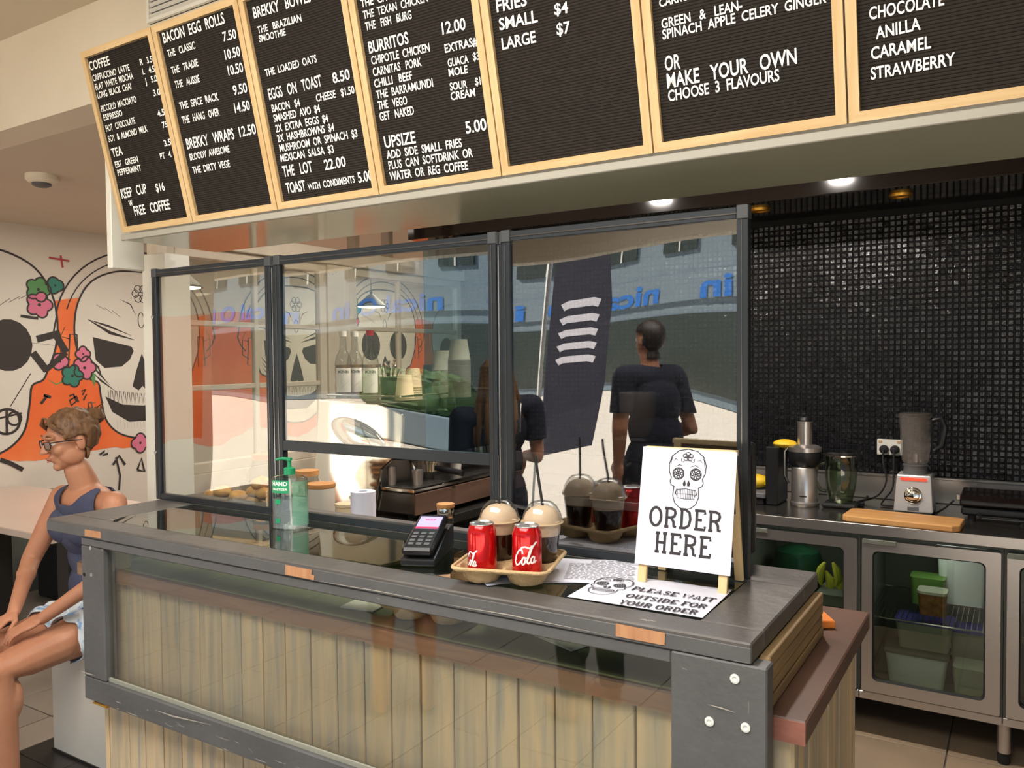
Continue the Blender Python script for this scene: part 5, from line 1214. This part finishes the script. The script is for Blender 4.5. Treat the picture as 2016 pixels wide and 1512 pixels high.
# jars on the machine's drip tray bench
for i, (px_, Y, h_, r_, m_, lab) in enumerate(((772, 2.50, .075, .020, 'steel', 'small steel shaker on the left of the drip tray'), (815, 2.60, .085, .018, 'clear_cup', 'narrow glass beside the white stirrer on the drip tray'), (845, 2.72, .08, .026, 'clear_cup', 'wide glass on the middle of the drip tray'),
                                     (898, 2.95, .05, .028, 'ceramic', 'white paper cup with a cut rim on the drip tray'), (838, 2.55, .06, .024, 'steel', 'steel milk jug nearer the front of the drip tray'))):
    a = ony(px_, 960, Y); t = thing('drip_tray_glass' if m_ == 'clear_cup' else 'tray_cup', lab, 'cup', (min(a[0], -2.045), a[1], 1.0945), 0, 'small vessels on the drip tray')
    MB().lathe([(r_*.8, 0), (r_, h_), (r_*.92, h_), (r_*.72, .004), (0, .004)], seg=20).build('cup_body', m_, t)
# pastries behind the left screen
t = thing('pastry_tray', 'dark tray under the pastries behind the leftmost screen', 'tray', (-2.35, 2.055, BT+.0005)); B((-.26, -.10, 0), (.26, .10, .014), .004).build('tray_board', 'black_plastic', t)
def pastry(px_, py_, Y, r_, lab, m_='pastry', flat=.6):
    a = ony(px_, py_, Y); t = thing('pastry', lab, 'pastry', (a[0], a[1], a[2]-r_*flat), random.uniform(0, 3), 'pastries on the tray behind the left screen')
    mb = MB(); mb.ball((0, 0, r_*flat), (r_, r_*.85, r_*flat), 18, 12)
    mb.v = [tuple(Vector(v_)*(1+.12*mnoise.noise(Vector(v_)*40+Vector((px_, 0, 0))))) for v_ in mb.v]; mb.build('crust', m_, t); return t
for px_, py_, lab in ((503, 968, 'cream coloured bun at the front of the pastry pile'), (524, 972, 'greenish bun with a dark spot, centre of the pastry pile'), (500, 985, 'knobbly biscuit at lower left of the pastry pile'), (512, 950, 'pale block of pastry on top of the pile'),
                      (545, 985, 'crumbly biscuit at the right of the pastry pile'), (440, 968, 'flat yellow pastry at the left end of the tray'), (418, 975, 'thin pastry slice furthest left on the tray'), (470, 978, 'round biscuit between the two pastry heaps')):
    pastry(px_, py_, 1.99, .038, lab)
t = thing('pastry_bag', 'clear crinkled plastic bag of biscuits heaped behind the left screen', 'bag', (-2.47, 2.115, BT+.016)); mb = MB(); mb.ball((0, 0, .085), (.13, .030, .085), 40, 20)
mb.v = [tuple(Vector(v_)*(1+.10*mnoise.noise(Vector(v_)*30))) for v_ in mb.v]; mb.build('plastic_film', 'clear_bag', t)
def cookiejar(px_, Y, lab, hz_=.2):
    t = on_bench(px_, Y, 'cookie_jar', lab, 'jar', 'glass cookie jars behind the screens')
    MB().lathe([(.055, 0), (.060, .01), (.060, hz_*.8), (.040, hz_), (.040, hz_+.01)], seg=28).build('jar_glass', 'clear_cup', t); MB().lathe([(.043, hz_+.0105), (.043, hz_+.03), (0, hz_+.031)], seg=24).build('wooden_lid', 'table_wood', t)
    for i in range(9):
        o = MB().lathe([(0, -.006), (.036, -.006), (.040, 0), (.036, .006), (0, .007)], seg=14, T=Matrix.Translation((random.uniform(-.012, .012), random.uniform(-.012, .012), .02+.019*i)) @ Matrix.Rotation(random.uniform(-.4, .4), 4, 'X')).build('cookie', 'cookie', t)
cookiejar(520, 2.12, 'cookie jar with a wooden lid left of the hand sanitiser', .25); cookiejar(606, 2.14, 'cookie jar partly behind the hand sanitiser pump', .20)
t = thing('till_screen', 'black till monitor standing behind the order sign', 'monitor', (-.66, 2.05, BT+.0005))
B((-.12, -.012, .14), (.10, .012, .42), .006).build('monitor', 'black_plastic', t); B((-.115, -.0135, .15), (.095, -.0122, .39)).build('screen', 'black_gloss', t); B((-.03, -.02, .012), (.01, .02, .145), .003).build('stand', 'black_plastic', t); B((-.09, -.06, 0), (.07, .07, .0115), .003).build('foot', 'black_plastic', t)
t = thing('coffee_grinder', 'dark coffee grinder with a tall hopper behind the right screen', 'grinder', (-1.62, 3.78, z9))
B((-.09, -.10, 0), (.09, .12, .30), .012).build('grinder_body', 'black_plastic', t); MB().lathe([(.05, .301), (.09, .40), (.095, .52), (.09, .525), (0, .526)], seg=28).build('hopper', 'smoky', t); MB().tube([(0, -.10, .17), (0, -.16, .16)], .014, 10).build('spout', 'chrome', t)

# ================================================================== SEATING ROOM
t = thing('white_table', 'long white table against the mural wall behind the woman', 'table', (-4.6, 2.6, 0))
B((-5.84, 2.13, .715), (-3.98, 2.95, .752), .004).build('table_top', 'table_white', t, world=True)
for x, y in ((-4.95, 2.35), (-4.2, 2.35), (-4.95, 2.8), (-4.2, 2.8)): B((x-.05, y-.05, 0), (x+.05, y+.05, .7145), .003).build('leg', 'lamp_black', t, world=True)
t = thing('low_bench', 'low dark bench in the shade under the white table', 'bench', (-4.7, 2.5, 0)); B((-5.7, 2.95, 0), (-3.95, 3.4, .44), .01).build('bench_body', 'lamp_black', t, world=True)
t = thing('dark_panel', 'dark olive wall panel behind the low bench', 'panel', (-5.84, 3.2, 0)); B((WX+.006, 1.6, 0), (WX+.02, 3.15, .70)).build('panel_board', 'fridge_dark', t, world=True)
t = thing('cafe_table', 'small cafe table with a wooden top seen through the left window sash', 'table', (-5.0, 4.9, 0))
B((-.4, -.35, .72), (.4, .35, .75), .006).build('table_top', 'table_wood', t); MB().lathe([(.03, .02), (.03, .7195)], seg=14).build('pedestal', 'lamp_black', t); MB().lathe([(.24, 0), (.24, .012), (.03, .0195)], seg=24).build('foot', 'lamp_black', t)
t = thing('seat_block', 'glossy white block seat with the woman sitting on it', 'seat', (-3.2, 2.0, 0))
bl = MB(); bl.box((-3.37, 1.79, 0), (-2.98, 2.14, .445), .004); bl.build('block', 'white_gloss', t, world=True)
B((-3.375, 1.785, 0), (-2.975, 2.145, .010)).build('base_strip', 'lamp_black', t, world=True)

# ================================================================== THE WOMAN
def remeshed(mb, vox=.006, smooth=3):
    me = bpy.data.meshes.new('tmp'); me.from_pydata([tuple(v) for v in mb.v], [], mb.f)
    bm = bmesh.new(); bm.from_mesh(me); bmesh.ops.remove_doubles(bm, verts=bm.verts, dist=1e-6); bmesh.ops.recalc_face_normals(bm, faces=bm.faces); bm.to_mesh(me); bm.free()
    o = bpy.data.objects.new('tmp', me); COL.objects.link(o)
    r_ = o.modifiers.new('r', 'REMESH'); r_.mode = 'VOXEL'; r_.voxel_size = vox
    s_ = o.modifiers.new('s', 'SMOOTH'); s_.iterations = smooth; s_.factor = .5
    dg = bpy.context.evaluated_depsgraph_get(); dg.update(); out = bpy.data.meshes.new_from_object(o.evaluated_get(dg))
    bpy.data.objects.remove(o); bpy.data.meshes.remove(me)
    for p in out.polygons: p.use_smooth = True
    return out
def limb(mb, pts, rs, seg=14):
    """tapered tube with round ends"""
    P = [Vector(p) for p in pts]; q = []; rr = []
    for i in range(len(P)-1):
        for k in range(4): s = k/4; q.append(P[i].lerp(P[i+1], s)); rr.append(rs[i]+(rs[i+1]-rs[i])*s)
    q.append(P[-1]); rr.append(rs[-1]); mb.tube(q, rr, seg)
    for i, p in enumerate(P): mb.ball(p, rs[i]*1.0, 12, 8)
def hand(mb, wrist, palm_dir, up, side, curl=.5, s=1.0):
    """palm + five fingers; palm_dir points from wrist to knuckles, up = back of hand, side = +1 thumb towards cross(palm_dir,up)"""
    d = Vector(palm_dir).normalized(); u = Vector(up); u = (u-d*u.dot(d)).normalized(); x = d.cross(u)*side; W_ = Vector(wrist)
    c = W_+d*.045*s
    Rm = Matrix((( x.x, d.x, u.x), (x.y, d.y, u.y), (x.z, d.z, u.z))).to_4x4()
    mb.ball(c, (.038*s, .048*s, .014*s), 16, 10, Rm)
    for k, (off, ln, rr) in enumerate(((.027, .068, .0082), (.010, .076, .0086), (-.008, .071, .0082), (-.024, .056, .0072))):
        p = W_+d*.078*s+x*off*s; pts = [p-d*.02*s]; a = curl*.35; 
        for j, f in enumerate((.45, .30, .25)):
            dd = (d*math.cos(a)-u*math.sin(a)); pts.append(pts[-1]+dd*ln*f*s+(d*.02*s if j == 0 else Vector((0, 0, 0)))); a += curl*.75
        limb(mb, pts, [rr*s*1.05, rr*s, rr*s*.92, rr*s*.8], 8)
    p = W_+d*.02*s+x*.028*s; limb(mb, [p, p+(x*.7+d*.6-u*.3)*.034*s, p+(x*.55+d*1.5-u*.7)*.040*s], [.0125*s, .0105*s, .0085*s], 8)
def build_woman():
    J = dict(pel=(-3.24, 1.93, .565), hl=(-3.155, 1.90, .535), hr=(-3.325, 1.90, .535), kl=(-3.125, 1.47, .485), kr=(-3.31, 1.43, .485), al=(-3.13, 1.50, .09), ar=(-3.30, 1.46, .09),
             w1=(-3.24, 1.93, .68), w2=(-3.238, 1.925, .80), ch=(-3.235, 1.90, .93), uc=(-3.235, 1.885, 1.02), nb=(-3.235, 1.875, 1.09), nt=(-3.238, 1.845, 1.165),
             sl=(-3.055, 1.885, 1.035), sr=(-3.405, 1.875, 1.035), el=(-2.985, 1.83, .79), er=(-3.445, 1.76, .79), wl=(-3.115, 1.625, .635), wr=(-3.27, 1.60, .64))
    mb = MB(); T = MB(); AR_ = MB(); LG = MB()
    def E_(b, p, r): b.ball(p, r, 20, 14)
    # torso
    E_(mb, J['pel'], (.165, .115, .105)); E_(mb, J['w1'], (.135, .098, .12)); E_(mb, J['w2'], (.125, .092, .12)); E_(mb, J['ch'], (.150, .105, .13)); E_(mb, J['uc'], (.150, .088, .085))
    for g, x in ((1, -3.165), (-1, -3.305)): E_(mb, (x, 1.825, .935), (.060, .050, .062))
    E_(mb, (-3.235, 1.885, 1.065), (.105, .06, .045)); limb(mb, [J['nb'], J['nt']], [.056, .050])
    for s in ('l', 'r'):
        limb(mb, [J['uc'], J['s'+s]], [.055, .048]); limb(mb, [J['s'+s], J['e'+s], J['w'+s]], [.050, .037, .0235]); 
        m1 = Vector(J['e'+s]).lerp(Vector(J['w'+s]), .3); mb.ball(m1, .037, 12, 8)
        limb(mb, [J['h'+s], J['k'+s], J['a'+s]], [.090, .060, .036]); mb.ball(Vector(J['h'+s]).lerp(Vector(J['k'+s]), .35), .082, 14, 10)
        c = Vector(J['k'+s]).lerp(Vector(J['a'+s]), .3)+Vector((0, .02, 0)); mb.ball(c, (.05, .055, .09), 14, 10)
        a = Vector(J['a'+s]); mb.ball(a+Vector((0, -.06, -.045)), (.042, .12, .034), 16, 10)
    hand(mb, J['wl'], (-.35, -.75, -.30), (.1, -.3, .9), 1, .55, 1.0); hand(mb, J['wr'], (.20, -.80, -.32), (-.1, -.2, .95), -1, .6, 1.0)
    # head, in its own frame: X to the face's left, -Y forward, Z up
    HC = Vector((-3.243, 1.825, 1.287)); Fd = Vector((-.16, -.98, -.17)).normalized(); Xd = Fd.cross(Vector((0, 0, 1))).normalized()*-1; Zd = Xd.cross(-Fd).normalized()
    if Zd.z < 0: Zd = -Zd
    Xd = (-Fd).cross(Zd)
    H = Matrix(((Xd.x, -Fd.x, Zd.x, HC.x), (Xd.y, -Fd.y, Zd.y, HC.y), (Xd.z, -Fd.z, Zd.z, HC.z), (0, 0, 0, 1))); HR = H.to_3x3().to_4x4()
    hp = lambda x, y, z: H @ Vector((x, y, z))
    def hb(p, r, seg=18): mb.ball(hp(*p), r, seg, 12, HR)
    hb((0, .012, .030), (.074, .094, .088)); hb((0, -.030, -.010), (.062, .062, .078)); hb((0, -.036, -.068), (.044, .046, .040)); hb((0, -.066, -.094), (.021, .020, .018))
    hb((0, -.080, .030), (.052, .018, .014)); 
    for g in (-1, 1):
        hb((g*.034, -.060, -.022), (.027, .027, .026)); hb((g*.076, .008, -.008), (.010, .018, .032)); hb((g*.044, -.018, -.052), (.023, .050, .040))
        hb((g*.012, -.102, -.026), (.009, .010, .008))
    limb(mb, [hp(0, -.086, .022), hp(0, -.100, -.004), hp(0, -.113, -.024)], [.009, .010, .0115], 10)
    hb((0, -.086, -.052), (.020, .014, .006)); hb((0, -.085, -.064), (.018, .013, .0065))
    body = remeshed(mb, .0055, 3)
    t = thing('person', 'seated woman in a navy sleeveless top, glasses and pale shorts, hands on her knee', 'person', (-3.2, 1.9, 0))
    off = Vector(t.location)
    vs = np.array([v.co[:] for v in body.vertices]); ns = np.array([v.normal[:] for v in body.vertices]); fs = [tuple(p.vertices) for p in body.polygons]
    def to_obj(name, V_, F_, m_, parent=t):
        me = bpy.data.meshes.new(name); me.from_pydata([tuple(v) for v in (V_-np.array(off))], [], F_); me.materials.append(M[m_])
        for p in me.polygons: p.use_smooth = True
        o = bpy.data.objects.new(name, me); COL.objects.link(o); o.parent = parent; return o
    bo = to_obj('body', vs, fs, 'skin_body')
    def dseg(P, a, b):
        a = np.array(a); b = np.array(b); d = b-a; s_ = np.clip(((P-a)@d)/(d@d), 0, 1); return np.linalg.norm(P-a-s_[:, None]*d, axis=1), s_
    def shell(sel, thick, name, m_, wr=0, parent=t, solid=.003, wfreq=14):
        keep = [f for f in fs if all(sel[i] for i in f)]; used = sorted({i for f in keep for i in f}); mp_ = {i: k for k, i in enumerate(used)}
        V_ = vs[used]+ns[used]*thick
        cnt = {}
        for f in keep:
            for a, b in zip(f, f[1:]+f[:1]): e = (min(a, b), max(a, b)); cnt[e] = cnt.get(e, 0)+1
        nb_ = {}
        for (a, b), c in cnt.items():
            if c == 1: nb_.setdefault(mp_[a], []).append(mp_[b]); nb_.setdefault(mp_[b], []).append(mp_[a])
        for it in range(10):
            new = {i: (V_[i]+sum(V_[j] for j in n_))/(1+len(n_)) for i, n_ in nb_.items()}
            for i, v_ in new.items(): V_[i] = v_
        if wr: V_ = V_+ns[used]*np.array([[wr*mnoise.noise(Vector(v)*wfreq)] for v in vs[used]])
        o = to_obj(name, V_, [tuple(mp_[i] for i in f) for f in keep], m_, parent)
        if solid: s_ = o.modifiers.new('s', 'SOLIDIFY'); s_.thickness = solid; s_.offset = 1
        return o
    x, y, z = vs[:, 0], vs[:, 1], vs[:, 2]
    cx = -3.235; ax = np.abs(x-cx)
    da = np.minimum(dseg(vs, J['sl'], J['el'])[0], dseg(vs, J['sr'], J['er'])[0]); df = np.minimum(dseg(vs, J['el'], J['wl'])[0], dseg(vs, J['er'], J['wr'])[0])
    dh = np.minimum(dseg(vs, J['wl'], np.array(J['wl'])+np.array((-.05, -.1, -.05)))[0], dseg(vs, J['wr'], np.array(J['wr'])+np.array((.03, -.1, -.05)))[0])
    dt = np.minimum(dseg(vs, (cx, 1.93, .6), (cx, 1.89, 1.0))[0], 9)
    neck = np.where(y < 1.875, 1.030+ 1.1*np.maximum(0, ax-.040)**1.0, 1.075)  # scoop in front
    top_ = (z > .60) & (z < np.minimum(neck, 1.11)) & (df > .045) & (ax < .160-.35*np.maximum(0, z-.98)) & (dh > .09) & ~((y < 1.80) & (z < .72))
    top_ &= ~((ax > .145) & (z > .965)); top_ &= ~((da < .062) & (ax > .135))
    tank = shell(top_, .009, 'tank_top', 'navy_knit', .004)
    # shorts: hips and the upper third of the thighs
    dl, sl_ = dseg(vs, J['hl'], J['kl']); dr, sr_ = dseg(vs, J['hr'], J['kr'])
    th = ((dl < .11) & (sl_ < .40+.03*np.sin(x*90))) | ((dr < .11) & (sr_ < .40+.03*np.sin(x*90))) | (dseg(vs, J['pel'], (cx, 1.93, .60))[0] < .2)
    sh = th & (z < .655) & (z > .40) & (dh > .085) & (df > .042) & (y > 1.70)
    shell(sh, .014, 'shorts', 'shorts_print', .012, wfreq=22)
    # hair: swept back cap + bun
    Hi = np.array(H.inverted()); hl = (np.c_[vs, np.ones(len(vs))] @ Hi.T)[:, :3]
    hx, hy, hz_ = hl[:, 0], hl[:, 1], hl[:, 2]
    hs = (np.linalg.norm(hl-np.array((0, .01, 0)), axis=1) < .16) & (hz_ > -.085) & ((hz_ > .052-.0*hy+.30*(np.abs(hx) < .03)*0) & (hy > -.095+.0*hx) | ((hy > .018+.0*hx) & (hz_ > -.085)) | ((hy > -.045) & (hz_ > .015)))
    hs &= ~((hy < -.055) & (hz_ < .070)); hs &= ~((np.abs(hx) > .07) & (hy < .03) & (hz_ < .02))
    hr = shell(hs, .010, 'hair', 'hair_brown', .006, solid=.004, wfreq=60)
    bn = MB(); bn.ball(hp(0, .105, .075), (.045, .038, .036), 20, 14); bn.v = [tuple(Vector(v_)*1+(Vector(v_)-hp(0, .105, .075))*.25*mnoise.noise(Vector(v_)*60)) for v_ in bn.v]
    for k in range(16):
        a = k*.39; c = hp(.035*math.cos(a), .105+.015*math.sin(a*2), .075+.035*math.sin(a)); bn.tube([c, c+Vector((random.uniform(-.02, .02), random.uniform(-.01, .02), random.uniform(.0, .025))), c+Vector((random.uniform(-.03, .03), random.uniform(-.01, .02), random.uniform(-.01, .03)))], [.004, .003, .001], 6)
    bn.build('hair_bun', 'hair_brown', hr, world=True)
    fg = MB(); 
    for g in (-1, 1): fg.tube([hp(g*.012, -.080, .108), hp(g*.045, -.078, .080), hp(g*.068, -.050, .045), hp(g*.078, -.010, .020)], [.004, .010, .008, .004], 8)
    fg.build('fringe', 'hair_brown', hr, world=True)
    for g in (-1, 1):
        e = MB(); e.ball(hp(g*.029, -.074, .006), .0125, 14, 10); eo = e.build('eye', 'eye_white', t, world=True)
        MB().ball(hp(g*.029-.002, -.0835, .003), .0055, 10, 8).build('iris', 'iris', eo, world=True)
        MB().ball(hp(g*.029, -.0755, .011), (.0155, .0125, .0075), 14, 8, HR).build('eyelid', 'skin', eo, world=True)
        MB().tube([hp(g*.013, -.094, .034), hp(g*.03, -.094, .039), hp(g*.048, -.084, .034)], [.002, .003, .0015], 6).build('eyebrow', 'hair_brown', t, world=True)
    lp = MB(); lp.tube([hp(-.020, -.094, -.058), hp(-.008, -.101, -.054), hp(0, -.102, -.056), hp(.008, -.101, -.054), hp(.020, -.094, -.058)], [.001, .0035, .003, .0035, .001], 8); lp.tube([hp(-.017, -.094, -.060), hp(0, -.100, -.065), hp(.017, -.094, -.060)], [.001, .0042, .001], 8); lp.build('lips', 'lip', t, world=True)
    gl = thing('glasses', 'dark rectangular glasses', None, (0, 0, 0)); gl.parent = t
    for k_ in ('label', 'category'): 
        if k_ in gl: del gl[k_]
    gl['label'] = 'dark rectangular glasses'
    fm = MB(); ln = MB()
    for g in (-1, 1):
        r_ = [(g*.008, .014), (g*.054, .018), (g*.056, -.004), (g*.046, -.014), (g*.014, -.014), (g*.008, .0)]; P = [hp(a, -.104+.10*abs(a)**1.2*2, b) for a, b in r_]
        fm.tube(P+[P[0]], .0019, 6, False); ln.add(P, [tuple(range(len(P)))]); fm.tube([hp(g*.055, -.098, .014), hp(g*.074, -.05, .012), hp(g*.084, .012, .004)], [.0028, .0028, .0018], 6)
    fm.tube([hp(-.009, -.104, .008), hp(0, -.108, .010), hp(.009, -.104, .008)], .0018, 6)
    fm.build('glasses_frame', 'glasses_frame', gl, off=None, world=True); sheet('lens_sheet', (220, 220, 216), .25, 0); ln.build('lenses', 'lens_sheet', gl, world=True)
    # lace hem along the near leg opening
    return t
build_woman()

def standing(label, pos, rz, top_m, leg_m, hair_m, long_hair, hgt=1.75, arm=.35):
    k = hgt/1.75; t = thing('person', label, 'person', (pos[0], pos[1], 0), rz)
    mb = MB(); E_ = lambda p, r: mb.ball(tuple(q*k for q in p), tuple(q*k for q in r), 18, 12); Lm = lambda P, r: limb(mb, [tuple(q*k for q in p) for p in P], [q*k for q in r], 12)
    E_((0, .01, .96), (.165, .115, .12)); E_((0, 0, 1.10), (.140, .100, .14)); E_((0, .0, 1.27), (.165, .110, .15)); E_((0, .0, 1.39), (.17, .08, .07)); Lm([(0, .01, 1.40), (0, -.01, 1.52)], [.06, .055])
    for g in (-1, 1):
        Lm([(g*.09, 0, .92), (g*.10, -.01, .50), (g*.11, .03, .09)], [.092, .062, .038]); E_((g*.10, .03, .36), (.052, .058, .10)); E_((g*.115, -.05, .045), (.045, .125, .04))
        Lm([(0, 0, 1.39), (g*.19, 0, 1.40)], [.06, .055]); a = arm if g > 0 else .05
        Lm([(g*.20, 0, 1.39), (g*.245, .01, 1.12), (g*.22, -.22*a*2.5, .96+.2*a)], [.052, .040, .026]); hand(mb, tuple(q*k for q in (g*.22, -.22*a*2.5, .96+.2*a)), (0, -.5*a-.02, -1+a), (g, 0, .1), g, .5, k)
    E_((0, 0, 1.645), (.076, .096, .090)); E_((0, -.035, 1.60), (.06, .06, .078)); E_((0, -.05, 1.55), (.042, .045, .04)); E_((0, -.098, 1.60), (.012, .018, .020))
    for g in (-1, 1): E_((g*.076, .01, 1.61), (.010, .018, .03))
    me = remeshed(mb, .010, 2); vs = np.array([v.co[:] for v in me.vertices]); ns = np.array([v.normal[:] for v in me.vertices]); fs = [tuple(p.vertices) for p in me.polygons]
    me.materials.append(M['skin_body']); o = bpy.data.objects.new('body', me); COL.objects.link(o); o.parent = t
    def sh(sel, th, nm, m_):
        keep = [f for f in fs if all(sel[i] for i in f)]; used = sorted({i for f in keep for i in f}); q = {i: n_ for n_, i in enumerate(used)}
        m2 = bpy.data.meshes.new(nm); m2.from_pydata([tuple(v) for v in vs[used]+ns[used]*th], [], [tuple(q[i] for i in f) for f in keep]); m2.materials.append(M[m_])
        for p in m2.polygons: p.use_smooth = True
        o2 = bpy.data.objects.new(nm, m2); COL.objects.link(o2); o2.parent = t; s_ = o2.modifiers.new('s', 'SOLIDIFY'); s_.thickness = .004; s_.offset = 1
    x, y, z = vs[:, 0]/k, vs[:, 1]/k, vs[:, 2]/k; ax = np.abs(x)
    sh((z > .95) & (z < 1.455) & ((ax < .175) | (z > 1.20)), .014, 'shirt', top_m)
    sh((z > (.50 if long_hair else .12)) & (z < .99) & (ax < .185), .012, 'shorts' if long_hair else 'trousers', leg_m)
    sh((z > .10*0+1.50) & (z < 1.80) & ((z > 1.665) & (y > -.075) | (y > .02)) & ~((y < -.05) & (z < 1.69)), .012, 'hair', hair_m)
    e = MB()
    for g in (-1, 1): e.ball((g*.03*k, -.083*k, 1.625*k), .011*k, 10, 8)
    e.build('eyes', 'eye_white', t); lp = MB(); lp.tube([(-.02*k, -.088*k, 1.562*k), (0, -.096*k, 1.563*k), (.02*k, -.088*k, 1.562*k)], [.001, .004, .001], 6); lp.build('lips', 'lip', t)
    if long_hair:
        h = MB()
        for q in range(40):
            a = -.3+3.7*q/39; x0, y0 = .085*math.cos(a)*k, (.01+.095*math.sin(a))*k; w1 = random.uniform(.8, 1.3)
            h.tube([(x0*.9, y0*.9, 1.70*k), (x0*1.1, y0*1.1, 1.58*k), (x0*1.35*w1, y0*1.15, 1.42*k), (x0*1.5*w1, y0*1.2+random.uniform(-.01, .02), 1.28*k), (x0*1.4*w1, y0*1.2, 1.18*k)], [.008, .014, .015, .012, .003], 6)
        h.build('long_hair', hair_m, t)['kind'] = 'stuff'
    return t
standing('man in a navy shirt waiting on the customer side, seen mirrored in the screens', (-1.62, -.38), R(-65), 'cloth_navy', 'cloth_navy', 'hair_dark', False, 1.80)
standing('young woman with long wavy hair, seen mirrored in the screens', (-2.35, .02), R(-40), 'cloth_navy', 'cloth_navy', 'hair_long', True, 1.62, .6)

# ================================================================== THE STREET BEHIND THE CAMERA (seen only in the screens)
t = thing('street_building', 'grey rendered building across the street with blue lettering', 'building', (-12, -17, 0))
def sb(nm, a, b, m_, par=t): return B(a, b).build(nm, m_, par, world=True)
sb('wall', (-34, -17.3, 0), (6, -17, 7.4), 'facade_grey'); sb('parapet', (-34.1, -17.4, 7.4), (6.1, -16.9, 7.8), 'terracotta')
sb('sign_band', (-34, -16.99, 3.1), (6, -16.93, 3.9), 'facade_grey')
sb('shop_glass', (-30, -16.99, .3), (4, -16.95, 2.7), 'facade_window')
for i in range(15):
    x = -32+i*2.4; sb('window', (x, -16.99, 4.6), (x+1.3, -16.94, 6.1), 'facade_window'); sb('window_bar', (x+.62, -16.94, 4.6), (x+.68, -16.92, 6.1), 'white_gloss')
lm = MB(); fr = ((12, .09, 0), (-1, 0, 0), (0, 0, 1), (0, 1, 0))
for x in (-1, -8, -15, -22): line(lm, fr, 'nical O in', (-x, 3.15), (-x+5.5, 3.15), .62, 0, .03)
AFTER.append((lm, 'lettering', 'facade_sign_blue', t))
t = thing('hedge', 'clipped green hedge in a planter on the pavement', 'hedge', (-9.5, -8.2, 0))
hb_ = MB(); hb_.ball((0, 0, 0), (1, 1, 1), 60, 30); hb_.v = [((abs(v[0])**.5*math.copysign(1, v[0]))*1.2*(1+.08*mnoise.noise(Vector(v)*9)), (abs(v[1])**.5*math.copysign(1, v[1]))*.35*(1+.2*mnoise.noise(Vector(v)*11)), .95+(abs(v[2])**.5*math.copysign(1, v[2]))*.42*(1+.2*mnoise.noise(Vector(v)*13))) for v in hb_.v]; hb_.build('foliage', 'hedge', t); B((-1.2, -.4, 0), (1.2, .4, .6), .02).build('planter', 'facade_grey', t)
t = thing('feather_flag', 'dark feather flag with white bone marks on the pavement', 'flag', (-4.1, -3.4, 0))
fb = MB(); P = [(.05, .5), (.62, .55), (.72, 1.2), (.74, 2.2), (.60, 2.9), (.30, 3.25), (.05, 3.3)]; fb.prism(P, -.004, .004, ((0, 0, 0), (1, 0, 0), (0, 0, 1), (0, 1, 0))); fb.build('flag_cloth', 'flag_navy', t)
MB().tube([(0, 0, 0), (0, 0, 3.0), (.12, 0, 3.3), (.4, 0, 3.4)], .02, 8).build('pole', 'white_plastic', t); MB().lathe([(.3, 0), (.3, .05), (.04, .08)], seg=20).build('base', 'rubber', t)
bn = MB(); fr = ((0, .006, 0), (1, 0, 0), (0, 0, 1), (0, 1, 0))
for k in range(5): bn.ribbon([(.16, 1.5+.18*k), (.22, 1.53+.18*k), (.5, 1.53+.18*k), (.58, 1.5+.18*k)], .09, 0, fr)
bn.build('bone_marks', 'flag_white', t)

# ------------------------------------------------------------------ lettering, at last
set_lines()
for mb, nm, m_, par in AFTER: mb.build(nm, m_, par)
for o in COL.objects:
    if o.type == 'MESH' and o.name.split('.')[0] in ('black_lines', 'lettering', 'paint_scuffs', 'printed_words', 'printed_skull', 'printed_lines', 'red_cross_lines', 'label_words', 'script_lettering', 'screen_words', 'barcode', 'label_picture', 'small_labels', 'fringe', 'bone_marks', 'vent_knuckles', 'hinge_knuckles', 'leaf_painting', 'plastic_film'): o['kind'] = 'stuff'
